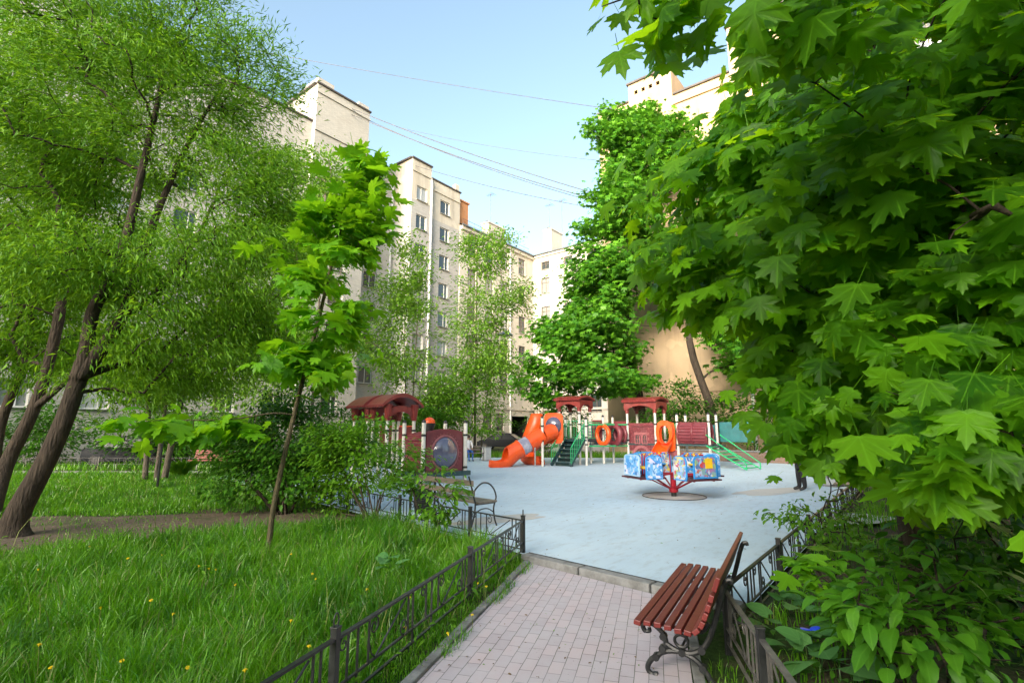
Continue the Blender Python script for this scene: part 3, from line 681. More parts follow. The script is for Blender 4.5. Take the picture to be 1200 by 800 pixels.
# ------------------------------------------------------------------ iron fences
def spiral(c, r, turns, a0, dirn, ax, n=26):
    out = []
    for i in range(n+1):
        t = i/n; a = a0+dirn*turns*2*PI*t; rr = r*(1-.78*t)
        out.append(Vector(c)+Vector(ax)*(rr*math.cos(a))+Vector((0,0,rr*math.sin(a))))
    return out
def fence_panel_mb(L, h=.5):
    mb = MB(); X = (1,0,0)
    mb.beam((0,0,h),(L,0,h), .034, .016); mb.beam((0,0,.205),(L,0,.205), .018, .014); mb.beam((0,0,.10),(L,0,.10), .022, .014)
    k = max(1, round(L/1.05)); c = L/k
    for i in range(k):
        o = i*c
        def bar(x, lo): mb.beam((o+x,0,lo),(o+x,0,h-.008), .013, .013, up=(0,1,0))
        bar(.11*c,.10); bar(.18*c,.205); bar(.68*c,.205); bar(.80*c,.10); bar(.90*c,.205)
        mb.beam((o+.22*c,0,h-.03),(o+.60*c,0,.21), .011, .011)
        r = .062
        mb.tube(spiral((o+.68*c-r-.004,0,h-.012-r), r, 1.25, PI/2, 1, X), .0065, 5)
        mb.tube(spiral((o+.18*c+r+.004,0,.215+r), r, 1.25, -PI/2, 1, X), .0065, 5)
        mb.tube(spiral((o+.90*c+r*.8,0,h-.012-r*.8), r*.8, 1.2, PI/2, -1, X), .006, 5)
        mb.tube([(o+.60*c,0,.21),(o+.645*c,0,.25),(o+.672*c,0,.33)], .006, 5)
    return mb
def fence(name, label, p0, dirn, bays, z=0.0, loops=(0,), lean=None, cat='fence', rail='iron'):
    dirn = dirn.normalized(); ang = math.atan2(dirn.y, dirn.x)
    t = thing(name, label, cat, (p0.x, p0.y, z), ang)
    x = 0.0; xs = [0.0]
    for b in bays:
        fence_panel_mb(b-.05).build('panel', M[rail], t, loc=(x+.025, random.uniform(-.006,.006), random.uniform(-.004,.004))); x += b; xs.append(x)
    for i, xx in enumerate(xs):
        mb = MB(); mb.box((xx,0,.27), (.048,.048,.58)); mb.box((xx,0,.565), (.056,.056,.014))
        if i in loops: mb.tube([Vector((xx+.026*math.sin(a),0,.605+.045*-math.cos(a))) for a in np.linspace(.0,2*PI,14)], .006, 5)
        mb.build('post', M['iron'], t, bevel=.003)
    return t
pdir = (Vector((-1.29,2.95,0))-Vector((.12,7.66,0)))
fence('iron_fence', 'low black scrolled iron fence along the left side of the paved path', FENCE_A, pdir, [2.1,2.35,2.1,2.1], 0, (0,2))
fence('iron_fence', 'low black iron fence behind the left lawn, in front of the grey slat bench', FENCE_A, LDIR, [1.2,2.1,2.1,2.1,2.1,2.1], 0, ())
FB = UV(4.66,1.40)
fence('iron_fence', 'low black iron fence running from the red bench along the right edge of the playground', FB, UX, [2.1]*6+[1.9], 0, (0,))
fence('iron_fence', 'short worn iron fence with bare grey rail right of the path beside the burdock', FB, Vector((-.30,-1.58,0)), [1.05,1.75,1.2], 0, (), rail='iron_grey')

# ------------------------------------------------------------------ red bench
RB = Vector((.91,4.02,0)); RBD = Vector((.91,1.68,0)).normalized()
t = thing('park_bench', 'red wooden slat bench with black cast iron scroll legs standing on the paved path', 'bench', RB, math.atan2(RBD.y, RBD.x))
BL = 1.84
prof = [(0,.395,8),(-.072,.402,3),(-.144,.400,0),(-.216,.394,-3),(-.288,.386,-3),(-.352,.382,8)]
backp = [(-.408,.400,40),(-.448,.448,62),(-.474,.506,68),(-.497,.566,70),(-.520,.628,70),(-.560,.728,70)]
for i, (y, z, a) in enumerate(prof):
    mb = MB(); mb.box((BL/2,0,0), (BL,.052,.036)); o = mb.build('seat_slat', M['redslat'], t, bevel=.006)
    o.location = (random.uniform(-.008,.008), y, z+.02); o.rotation_euler = (math.radians(a),0,0)
for i, (y, z, a) in enumerate(backp):
    mb = MB(); w = .052 if i < 5 else .10
    mb.box((BL/2,0,0), (BL,w,.034)); o = mb.build('back_slat', M['redslat2' if i < 5 else 'redslat'], t, bevel=.006)
    o.location = (random.uniform(-.006,.006), y, z+.02); o.rotation_euler = (math.radians(-a),0,0)
def smooth_path(pts, n=6):
    pts = [Vector(p) for p in pts]; out = []
    for i in range(len(pts)-1):
        p0 = pts[max(i-1,0)]; p1 = pts[i]; p2 = pts[i+1]; p3 = pts[min(i+2,len(pts)-1)]
        for k in range(n):
            s = k/n; out.append(.5*((2*p1)+(p2-p0)*s+(2*p0-5*p1+4*p2-p3)*s*s+(3*p1-p0-3*p2+p3)*s**3))
    out.append(pts[-1]); return out
def bench_end():
    mb = MB()
    P = lambda l: [(0,y,z) for y, z in l]
    fr = smooth_path(P([(-.085,.012),(-.035,.012),(-.012,.05),(-.045,.11),(-.12,.17),(-.155,.235),(-.14,.30),(-.075,.352),(-.02,.362),(.012,.335),(-.005,.300),(-.038,.305),(-.036,.328)]))
    mb.tube(fr, [.024]*4+[.019]*(len(fr)-16)+[.014]*12, 8)
    rl = smooth_path(P([(-.12,.172),(-.19,.195),(-.265,.198),(-.36,.165),(-.43,.095),(-.475,.03),(-.53,.010),(-.56,.012)]))
    mb.tube(rl, .020, 8)
    up = smooth_path(P([(-.155,.24),(-.205,.215),(-.265,.2),(-.34,.205),(-.41,.245),(-.465,.325),(-.505,.43),(-.540,.54),(-.572,.65),(-.602,.725),(-.632,.740),(-.640,.715)]))
    mb.tube(up, [.020]*(len(up)-10)+[.017]*10, 8)
    mb.tube(smooth_path(P([(-.075,.352),(-.14,.365),(-.23,.36),(-.33,.345),(-.42,.365),(-.47,.43)])), .015, 7)
    mb.tube([(0,-.268+.048*math.cos(a),.275+.042*math.sin(a)) for a in np.linspace(0,2*PI,18)], .012, 6)
    mb.tube(P([(-.268,.317),(-.268,.352)]), .012, 6)
    for y, z in ((-.13,.20),(-.41,.24),(-.27,.20),(-.14,.285),(-.08,.135),(-.41,.12)): mb.tube([(-.025,y,z),(.025,y,z)], .027, 8)
    return mb
e0 = bench_end().build('bench_leg', M['iron'], t, smooth=True, loc=(.20,0,0))
e1 = link('bench_leg', e0.data, t, (1.60,0,0))
mb = MB(); mb.tube([(.2,-.268,.235),(1.6,-.268,.235)], .010, 6); mb.build('tie_rod', M['iron'], t)
# the slab under the bench feet
mb = MB(); mb.box((.95,-.28,.0), (.32,.62,.05)); 
# ------------------------------------------------------------------ dark iron benches with bowed arms
def iron_bench(label, loc, rz, slats='oldslat'):
    t = thing('iron_bench', label, 'bench', loc, rz)
    L = 1.8
    for i in range(4):
        mb = MB(); mb.box((L/2,.10+.115*i,.44), (L,.10,.035)); mb.build('seat_slat', M[slats], t, bevel=.005)
    for i in range(2):
        mb = MB(); mb.box((L/2,-.055-.035*i,.62+.17*i), (L,.03,.10)); mb.build('back_slat', M[slats], t, bevel=.005)
    for x in (.04, L-.04):
        mb = MB(); P = lambda l: [(x,y,z) for y, z in l]
        mb.tube(smooth_path(P([(-.16,.92),(-.09,.72),(-.02,.50),(.0,.43),(-.02,.25),(-.10,0)])), .015, 8)
        mb.tube(smooth_path(P([(-.06,.60),(.02,.70),(.16,.78),(.32,.76),(.44,.66),(.50,.52),(.47,.42),(.44,.30),(.47,.12),(.52,0)])), .015, 8)
        mb.tube(P([(-.01,.415),(.48,.415)]), .014, 6); mb.tube(smooth_path(P([(-.03,.24),(.12,.32),(.30,.32),(.45,.24)])), .010, 6)
        mb.build('arm_frame', M['iron'], t, smooth=True)
    return t
LBASE = FENCE_A+LN*.62+LDIR*.62
# local +y faces the yard, +x runs along the fence to the right
iron_bench('grey slat bench with bowed black iron arms behind the left fence, beside the train playhouse', (LBASE+LDIR*2.95)+Vector((0,0,.06)), math.atan2(-LDIR.y,-LDIR.x)+PI*0)
rb2 = G(985,592); rbp = UV(14.6,1.95,.06)
iron_bench('black iron armed bench at the right fence, beside the dark-clothed standing person', UV(16.6,1.80,.06), ROT_U+PI)
# fix facing of the two benches: +y of the first looks into the yard already
# ------------------------------------------------------------------ bins
def bin_box(label, loc, rz, s=1.0):
    t = thing('litter_bin', label, 'bin', loc, rz)
    mb = MB(); mb.prism([(-.19,-.19),(.19,-.19),(.19,.19),(-.19,.19)], (0,0,.05), (1,0,0), (0,1,0), (0,0,.68)); mb.build('bin_body', M['binwhite'], t, bevel=.015)
    mb = MB(); o = [(-.22,-.22),(.22,-.22),(.22,.22),(-.22,.22)]; i_ = [(-.15,-.15),(.15,-.15),(.15,.15),(-.15,.15)]
    mb.ring_prism(o, i_, (0,0,.73), (1,0,0), (0,1,0), (0,0,.05)); mb.build('rim', M['concrete'], t, bevel=.006)
    mb = MB(); mb.box((0,0,.025), (.44,.44,.05)); mb.build('base', M['concrete'], t, bevel=.006)
    return t
g = G(570,541); bin_box('pale concrete litter bin below the shrubs left of the orange slide', (g.x,g.y,.06), .7)
g = at(975,556,16.4); bin_box('pale concrete litter bin behind the iron bench at the right fence', (g.x,g.y,.06), .6)
# dark urn by the left bench
g = FENCE_A+LN*.55+LDIR*3.35
t = thing('litter_bin', 'dark round metal litter bin at the left end of the grey slat bench', 'bin', (g.x,g.y,.06))
mb = MB(); mb.lathe([(.0,.12),(.15,.12),(.17,.30),(.19,.58),(.20,.60),(.185,.60),(.16,.30),(.0,.18)], n=20); mb.build('bin_body', M['iron'], t, smooth=True)
mb = MB(); mb.box((.24,0,.36), (.04,.04,.72)); mb.box((-.24,0,.36), (.04,.04,.72)); mb.cyl((-.24,0,.5),(.24,0,.5), .012, 6); mb.build('stand', M['iron'], t)

# ------------------------------------------------------------------ play structure
PO = UV(22.7,13.05,.06)
ps = thing('play_structure', 'large playground structure with dark red roofs, orange tube slide, green stairs and cream posts', 'play structure', PO, ROT_U)
def L(u, v, z=0): return Vector((u-22.7, v-13.05, z))      # yard coordinates -> local
MI = (Matrix.Translation(PO)@Matrix.Rotation(ROT_U,4,'Z')).inverted()
def W(p): return MI@Vector(p)
def play_post(parent, p, h, r=.062, clamps=(1.0,), cap=True):
    mb = MB(); mb.tube([(p.x,p.y,0),(p.x,p.y,h)], r, 14); o = mb.build('post', M['post'], parent, smooth=True)
    mb = MB()
    for z in clamps: mb.tube([(p.x,p.y,z-.035),(p.x,p.y,z+.035)], r+.016, 14)
    mb.build('clamp', M['clamp'], o)
    if cap:
        mb = MB(); mb.lathe([(r+.004,h-.02),(r+.006,h+.02),(r*.8,h+.06),(.018,h+.085),(.0,h+.09)], (p.x,p.y,0), 14); mb.build('post_cap', M['clamp'], o, smooth=True)
    return o
R1 = [L(23.0,13.6),L(23.0,14.8),L(24.1,13.6),L(24.1,14.8)]
for p in R1: play_post(ps, p, 3.0, clamps=(1.25,2.0,2.55), cap=False)
for p in (L(22.7,13.05),L(22.7,14.25)): play_post(ps, p, 2.25, clamps=(1.0,1.35,1.9))
R2 = [L(24.8,11.8),L(24.8,10.3),L(26.0,11.8),L(26.0,10.3)]
for p in R2: play_post(ps, p, 2.95, clamps=(1.2,2.0), cap=False)
for p in (L(24.8,9.2),L(24.8,7.7),L(26.0,9.2),L(26.0,7.7)): play_post(ps, p, 2.45, clamps=(1.0,2.1))
for p in (L(24.3,12.95),L(25.3,12.9)): play_post(ps, p, 2.4, clamps=(1.1,1.7))
g = W(at(609.5*1.0+27,546,25.6)); play_post(ps, Vector((W(at(636,548,25.2)).x, W(at(636,548,25.2)).y, 0)), 2.3, clamps=(1.2,1.9))
def tower_roof(parent, ps4, z0, name='roof'):
    xs = [p.x for p in ps4]; ys = [p.y for p in ps4]; x0, x1, y0, y1 = min(xs)-.12, max(xs)+.12, min(ys)-.12, max(ys)+.12
    mb = MB()
    def skirt(a, b):
        a = Vector(a); b = Vector(b); d = b-a; w = d.length; d.normalize(); n = d.cross(Vector((0,0,1)))
        o = [(0,0),(.18,0)]; 
        for i in range(0, 11): 
            t_ = i/10; o.append((.18+(w-.36)*t_, .02+.22*math.sin(PI*t_)**.7))
        o += [(w-.18,0),(w,0),(w,.42),(0,.42)]
        # quads strip between lower edge and top so that the shape stays clean
        low = [(0,0),(.18,0)]+[(.18+(w-.36)*i/10, .02+.20*max(0,math.sin(PI*i/10))**.7) for i in range(11)]+[(w-.18,0),(w,0)]
        for i in range(len(low)-1):
            (ax_, az_), (bx_, bz_) = low[i], low[i+1]
            if bx_-ax_ < 1e-6: continue
            P = lambda x, z, k: a+d*x+n*k+Vector((0,0,z))
            q = [P(ax_,az_,0),P(bx_,bz_,0),P(bx_,.42,0),P(ax_,.42,0)]; q2 = [v-n*.07 for v in q]
            mb.add(q+q2, [(0,1,2,3),(7,6,5,4),(0,4,5,1),(2,6,7,3)])
    z = z0-.28
    skirt((x0,y0,z),(x1,y0,z)); skirt((x1,y0,z),(x1,y1,z)); skirt((x1,y1,z),(x0,y1,z)); skirt((x0,y1,z),(x0,y0,z))
    for p in ps4: mb.tube([(p.x,p.y,z-.16),(p.x,p.y,z+.3)], .10, 10)
    o = mb.build(name, M['roofred'], parent)
    mb = MB(); n = 13
    for i in range(n):
        y = y0-.06+(y1-y0+.12)*(i+.5)/n
        pts = [(x0-.14+(x1-x0+.28)*k/8, y, z+.43+.17*math.sin(PI*(k/8)*.9+.15)) for k in range(9)]
        mb.tube(pts, (y1-y0+.12)/n*.62, 6)
    mb.build('roof_tiles', M['roofred'], o, smooth=True)
    return o
tower_roof(ps, R1, 3.1); tower_roof(ps, R2, 3.0)
def deck(a, b, z, name='deck'):
    mb = MB(); mb.box(((a.x+b.x)/2,(a.y+b.y)/2,z-.04), (abs(a.x-b.x),abs(a.y-b.y),.08)); mb.build(name, M['teal'], ps)
deck(L(22.62,13.0), L(24.2,14.9), 1.25); deck(L(24.75,11.85), L(26.1,7.6), 1.05); deck(L(24.25,13.0), L(25.4,11.86), 1.10)
# stairs with green rails
mb = MB(); n = 6
for i in range(n):
    z = .06+1.2*(i+.55)/n; u = 21.35+1.27*(i+.5)/n
    c = L(u,13.65,z); mb.box(c, (.25,1.0,.035)); mb.box((c.x+.12,c.y,z-.1), (.02,1.0,.17))
for v in (13.12,14.18): mb.beam(L(21.25,v,.03),L(22.66,v,1.22), .05, .2)
mb.build('stairs', M['teal'], ps)
def rail_panel(a, b, z0a, z0b, h, n, name='green_railing', r=.017):
    a = Vector(a); b = Vector(b); mb = MB()
    for i in range(n+1):
        t_ = i/n; p = a.lerp(b, t_); z = z0a+(z0b-z0a)*t_
        mb.tube([(p.x,p.y,z+.05),(p.x,p.y,z+h)], r*.75 if 0 < i < n else r, 6)
    mb.tube([(a.x,a.y,z0a+h),(b.x,b.y,z0b+h)], r*1.25, 8); mb.tube([(a.x,a.y,z0a+.06),(b.x,b.y,z0b+.06)], r, 8)
    mb.build(name, M['green'], ps)
for v in (13.10,14.20): rail_panel(L(21.3,v), L(22.62,v), .08, 1.25, .78, 8)
rail_panel(L(24.1,13.65), L(24.1,14.75), 1.25, 1.25, .95, 7); rail_panel(L(23.05,14.82), L(24.05,14.82), 1.25, 1.25, .95, 7)
rail_panel(L(24.35,12.9), L(25.25,12.85), 1.1, 1.1, .95, 6); rail_panel(L(22.75,13.07), L(24.2,13.0), 1.25, 1.25, .85, 6)
# maroon back panels
for c, sz in ((L(24.12,13.2,1.75),(.05,.55,.95)),(L(25.35,12.4,1.75),(.05,.9,.85))): mb = MB(); mb.box(c, sz); mb.build('back_panel', M['maroon'], ps, bevel=.01)
# crawl bridge: rails, rings and rope net
a0, b0 = L(22.8,12.95), L(24.75,11.82)
mb = MB(); mb.tube([(a0.x,a0.y,1.98),(b0.x,b0.y,1.98)], .035, 10); mb.tube([(a0.x,a0.y,.92),(b0.x,b0.y,.92)], .035, 10); mb.build('bridge_rail', M['green'], ps, smooth=True)
bd = (b0-a0).normalized(); bn = Vector((-bd.y,bd.x,0))
def torus_ring(frac, mat, r=.46, rr=.11, tilt=0.0, off=.15):
    c = a0.lerp(b0, frac); d = (bd*math.cos(tilt)+bn*math.sin(tilt)); n2 = Vector((-d.y,d.x,0)); mb = MB()
    pts = [c+bn*off+n2*(r*math.cos(x))+Vector((0,0,1.47+r*math.sin(x))) for x in np.linspace(0,2*PI,33)[:-1]]
    mb.tube(pts, rr, 10, closed=True); mb.build('crawl_ring', M[mat], ps, smooth=True)
torus_ring(.40,'orange',.45,.115,.15); torus_ring(.70,'maroon',.45,.14,.15); torus_ring(.86,'maroon',.42,.09,.15)
mb = MB()
for i in range(9):
    p = a0.lerp(b0,(i+.5)/9)+bn*.75; mb.tube([(p.x,p.y,.95),(p.x,p.y,1.95)], .016, 4)
for i in range(7):
    z = .98+i*.16; p = a0+bn*.75; q = b0+bn*.75; mb.tube([(p.x,p.y,z),(q.x,q.y,z)], .016, 4)
mb.build('rope_net', M['navy'], ps)
# house panel with two arched windows
def arch(w, h, n=9, x=0, z=0):
    return [(x-w/2,z),(x+w/2,z)]+[(x+w/2*math.cos(a), z+h-w/2+w/2*math.sin(a)) for a in np.linspace(0,PI,n)]
fl, fr_ = L(24.8,11.72), L(24.8,10.38); Wd = abs(fl.y-fr_.y)
mb = MB(); face = Vector((-1,0,0)); ax = Vector((0,-1,0)); O = Vector((fl.x-.02,fl.y,0))
mb.box((fl.x+.03,(fl.y+fr_.y)/2,1.36), (.07,Wd,1.36), mi=1)
for r in range(9):
    for c in range(5 + r%2):
        w_ = Wd/5; x = (c+.5-(r%2)*.5)*w_; x0_, x1_ = max(0.0,x-w_/2+.02), min(Wd,x+w_/2-.02)
        if x1_-x0_ < .05: continue
        z = .72+r*.128
        if .98 < z < 1.50 and .30 < x < 1.05: continue
        mb.prism([(x0_,z),(x1_,z),(x1_,z+.105),(x0_,z+.105)], O, ax, (0,0,1), face*.028)
mb.prism([(.02,1.90),(Wd-.02,1.90),(Wd-.02,2.06),(.02,2.06)], O, ax, (0,0,1), face*.05)
for k in range(3): mb.prism([(.08+k*.42,1.90),(.44+k*.42,1.90),(.26+k*.42,2.05)], O+face*.05, ax, (0,0,1), face*.03)
hp = mb.build('house_panel', [M['maroon'],M['maroon_lt']], ps)
for x in (.47,.86):
    mb = MB(); o_ = arch(.30,.50,9,x,1.02); i_ = arch(.20,.42,9,x,1.06); mb.ring_prism(o_, i_, O+face*.01, ax, (0,0,1), face*.06)
    mb.prism([(x-.012,1.06),(x+.012,1.06),(x+.012,1.46),(x-.012,1.46)], O+face*.01, ax, (0,0,1), face*.045); mb.prism([(x-.1,1.25),(x+.1,1.25),(x+.1,1.27),(x-.1,1.27)], O+face*.012, ax, (0,0,1), face*.045)
    w_ = mb.build('window', M['maroon_lt'], hp); mb = MB(); mb.prism(i_, O, ax, (0,0,1), face*.008); mb.build('window_back', M['capdark'], w_)
mb = MB(); mb.ring_prism(arch(1.0,.62,11,Wd/2,.34), arch(.74,.48,11,Wd/2,.34), O+face*.02, ax, (0,0,1), face*.05); mb.build('doorway_arch', M['maroon_lt'], ps)
# orange panel with a hooded opening and its short chute
a_, b_ = L(24.8,10.2), L(24.8,9.3); Wo = abs(a_.y-b_.y); O = Vector((a_.x-.02,a_.y,0))
n_ = 24
def rr_loop(n, w, h, cx, cz, pw=4):
    out = []
    for i in range(n):
        a = 2*PI*i/n; c, s = math.cos(a), math.sin(a); r = (abs(c)**pw+abs(s)**pw)**(-1/pw); out.append((cx+w/2*r*c, cz+h/2*r*s))
    return out
mb = MB(); mb.ring_prism(rr_loop(n_,Wo,1.42,Wo/2,1.39,8), rr_loop(n_,.46,.84,Wo/2,1.50,2.5), O, ax, (0,0,1), face*.08); op = mb.build('slide_panel', M['orange'], ps, smooth=True)
mb = MB()
out_, in_ = rr_loop(n_,.84,1.12,Wo/2,1.62,2.2), rr_loop(n_,.5,.86,Wo/2,1.50,2.5); mb.ring_prism(out_, in_, O+face*.08, ax, (0,0,1), face*.22)
mb.build('slide_hood', M['orange'], op, smooth=True, bevel=.02)
def chute(name, mat, path, w, depth, parent, up=Vector((0,0,1)), n=12, th=.035, arcs=None):
    """open half-pipe along a path; arcs = wrap angle per point (180 half pipe, 360 closed tube)"""
    path = [Vector(p) for p in path]; N = len(path); V = []; Fc = []
    for i, p in enumerate(path):
        d = (path[min(i+1,N-1)]-path[max(i-1,0)]).normalized(); s = d.cross(up).normalized(); u = s.cross(d)
        ar = math.radians((arcs[i] if arcs else 190)); ww = w[i] if hasattr(w,'__len__') else w
        for rad in (ww/2, ww/2-th):
            for k in range(n+1):
                a = -PI/2-ar/2+ar*k/n; V.append(p+s*(rad*math.cos(a))+u*(rad*math.sin(a)))
    m = 2*(n+1)
    for i in range(N-1):
        for q in (0,1):
            for k in range(n):
                a = i*m+q*(n+1)+k; Fc.append((a,a+1,a+m+1,a+m))
        for k in (0,n): a = i*m+k; Fc.append((a,a+m,a+m+n+1,a+n+1))
    for i in (0,N-1):
        for k in range(n): a = i*m+k; Fc.append((a,a+n+1,a+n+2,a+1))
    mb = MB(); mb.add(V, Fc); return mb.build(name, M[mat], parent, smooth=True)
e = O+ax*(Wo/2)
chute('slide_chute', 'orange', smooth_path([e+Vector((.1,0,1.25)), e+Vector((-.35,0,1.12)), e+Vector((-1.0,0,.72)), e+Vector((-1.6,0,.42)), e+Vector((-2.0,0,.34))],5), .72, .3, ps)
mb = MB()
for k in range(4): mb.tube([L(25.6,9.48+k*.13,1.1),L(25.6,9.48+k*.13,2.0)], .02, 6)
mb.tube([L(25.6,9.4,2.0),L(25.6,9.95,2.0)], .025, 6); mb.build('green_railing', M['green'], ps)
# ribbed maroon barrel tunnel
c0, c1 = L(25.1,9.12,1.52), L(25.1,7.78,1.52); mb = MB(); pr = []
for i in range(9):
    x = i/8*(c0.y-c1.y); pr += [(.50,x)] if i in (0,8) else [(.50,x-.03),(.54,x),(.50,x+.03)]
V = []
mb = MB(); nseg = 22
for k in range(nseg):
    a = 2*PI*k/nseg; 
    mb.tube([(c0.x+.5*math.cos(a), c0.y, c0.z+.5*math.sin(a)), (c1.x+.5*math.cos(a), c1.y, c1.z+.5*math.sin(a))], .076, 7)
br = mb.build('barrel_tunnel', M['maroon'], ps, smooth=True)
mb = MB()
for q in (0,1,2):
    y = c0.y+(c1.y-c0.y)*q/2; mb.tube([(c0.x+.56*math.cos(a),y,c0.z+.56*math.sin(a)) for a in np.linspace(0,2*PI,25)[:-1]], .05, 8, closed=True)
mb.build('barrel_hoop', M['maroon'], br, smooth=True)
mb = MB(); mb.box(L(24.95,8.45,1.93), (.1,1.25,.12)); mb.box(L(24.84,9.72,.62), (.06,.9,.26)); mb.build('maroon_board', M['maroon_lt'], ps)
# right end: teal boards and the green climbing ramp
mb = MB(); mb.box(L(26.3,6.9,1.62), (.06,1.5,.95)); mb.box(L(26.05,8.4,1.55), (.06,1.3,.8)); mb.build('teal_board', M['tealboard'], ps, bevel=.01)
mb = MB(); ra, rb = L(24.85,7.55,1.0), L(24.3,5.75,.05); rd = (rb-ra); rs = Vector((.95,-.28,0)).normalized()*.55
for s_ in (-1,1): mb.tube([ra+rs*s_, rb+rs*s_], .03, 8); mb.tube([ra+rs*s_+Vector((0,0,.5)), rb+rs*s_+Vector((0,0,.25))], .025, 8); mb.tube([rb+rs*s_+Vector((0,0,.25)), rb+rs*s_], .025, 8)
for i in range(8): p = ra+rd*((i+.5)/8); mb.tube([p-rs, p+rs], .028, 8)
mb.build('climbing_ramp', M['green'], ps, smooth=True)
mb = MB()
for i in range(5): mb.box(L(25.3,7.35-.12*i,1.0-.16*i), (1.1,.18,.04))
mb.build('ramp_tread', M['teal'], ps)
# big orange tube slide: panel, tube sections, open chute
T0, T1, T2 = W(at(649,502,25.75)), W(at(622,517.5,25.3)), W(at(598.5,532,25.0))
ax0 = (T1-T0).normalized()
def tube_sec(name, mat, A, B, r, parent, n=26, th=.03):
    mb = MB(); A = Vector(A); B = Vector(B); d = (B-A).normalized()
    mb.tube([A,A+d*.001,B-d*.001,B], r, n, caps=False); mb.tube([B,A], r-th, n, caps=False)
    return mb.build(name, M[mat], parent, smooth=True, angle=50)
def flange(P, d, r, mat, parent):
    mb = MB(); mb.tube([P-d*.035,P+d*.035], r, 26); return mb.build('flange', M[mat], parent)
TR = .42
Pp = lambda f: T0.lerp(T2, f)
sl = tube_sec('tube_slide', 'orange', Pp(.28), Pp(.60), TR, ps); 
tube_sec('tube_window', 'frost', Pp(.60), Pp(.79), TR-.02, sl)
tube_sec('tube_section', 'orange', Pp(.79), Pp(1.0), TR, sl)
d_ = (T2-T0).normalized()
for f in (.30,.60,.79): 
    mb = MB(); q = Pp(f); s_ = d_.cross(Vector((0,0,1))).normalized(); u_ = s_.cross(d_)
    mb.tube([q+s_*((TR+.01)*math.cos(a))+u_*((TR+.01)*math.sin(a)) for a in np.linspace(0,2*PI,27)[:-1]], .03, 8, closed=True); mb.build('flange', M['orange'], sl, smooth=True)
# mouth panel, facing the camera side, with the smoky bubble
pn = MB(); pc = W(at(648.5,501.5,25.9)); tow = (W(Vector((0,0,pc.z)))-W(Vector((0,0,0)))).normalized()
fdir = Vector((W(Vector((0,0,0))).x-pc.x, W(Vector((0,0,0))).y-pc.y, 0)).normalized(); sdir = Vector((0,0,1)).cross(fdir)
fdir = (fdir+sdir*-.35).normalized(); sdir = Vector((0,0,1)).cross(fdir)
pn.ring_prism(rr_loop(28,1.0,1.5,0,0,7), rr_loop(28,.80,.86,0,.12,2), pc, sdir, (0,0,1), fdir*-.10); pn.build('slide_panel', M['orange'], ps, smooth=True, bevel=.01)
mb = MB(); V = []
for i in range(7):
    ph = PI/2*i/6
    for k in range(22): a = 2*PI*k/22; V.append(pc+sdir*(.42*math.cos(ph)*math.cos(a))+Vector((0,0,.12+.45*math.cos(ph)*math.sin(a)))+fdir*(.26*math.sin(ph)))
mb.add(V, [(i*22+k, i*22+(k+1)%22, (i+1)*22+(k+1)%22, (i+1)*22+k) for i in range(6) for k in range(22)]); mb.build('bubble_window', M['bubble'], ps, smooth=True)
tube_sec('tube_elbow', 'orange', pc+fdir*.0+Vector((0,0,-.12)), Pp(.28), TR-.03, sl)
# open exit chute turning level towards the ground
ex = W(at(583,543,24.75)); ex.z = .27; ex2 = W(at(574,546,24.7)); ex2.z = .30
pth = smooth_path([Pp(.97), Pp(1.0)+Vector((0,0,-.02)), Pp(1.0).lerp(ex,.5)+Vector((0,0,-.10)), ex, ex2], 5)
arcs = [355-175*min(1,max(0,(i/(len(pth)-1))*3.2-.5)) for i in range(len(pth))]
chute('exit_chute', 'orange', pth, [.84+.14*i/len(pth) for i in range(len(pth))], .4, sl, n=20, arcs=arcs)
mb = MB(); q = W(at(580,548,24.75)); mb.box((q.x,q.y,.07), (.5,.4,.14)); mb.build('chute_foot', M['orange'], sl, bevel=.03)
mb = MB()
for px in (600,627): q = W(at(px,530,24.95)); mb.tube([(q.x,q.y,0),(q.x,q.y,max(.3,q.z-.42 if px<610 else .9))], .035, 8)
mb.build('slide_leg', M['steel'], ps, smooth=True)
# second slide behind: tall curved hood and low open chute
s2 = smooth_path([W(at(650,503,27.0)), W(at(636,512,27.6)), W(at(622,522,27.4)), W(at(617,531,26.9)), W(at(622,537,26.4)), W(at(634,539,26.2))], 5)
for p in s2: p.z = max(p.z, .34)
sl2 = chute('open_slide', 'orange', s2, .80, .4, ps, n=14, arcs=[200]*len(s2))
mb = MB(); hc = W(at(629,494,27.2)); V = []
for i in range(8):
    z = hc.z+.42-1.25*i/7; r = .30+.10*math.sin(PI*i/7)+.12*(i/7)
    for k in range(9): a = math.radians(120+200*k/8); V.append((hc.x+r*math.cos(a)-.22*(i/7)**2, hc.y+r*math.sin(a)+.3*(i/7)**2, z))
mb.add(V, [(i*9+k, i*9+k+1, (i+1)*9+k+1, (i+1)*9+k) for i in range(7) for k in range(8)]); o = mb.build('slide_hood', M['orange'], sl2, smooth=True)
sd = o.modifiers.new('thick','SOLIDIFY'); sd.thickness = .05
mb = MB()
for px, Y in ((620,26.6),(634,26.3)): q = W(at(px,540,Y)); mb.box((q.x,q.y,.12), (.3,.3,.24))
mb.build('chute_foot', M['orange'], sl2, bevel=.03)
rail_panel(W(at(634,500,26.8)), W(at(650,500,26.6)), 1.35, 1.35, 1.0, 8)

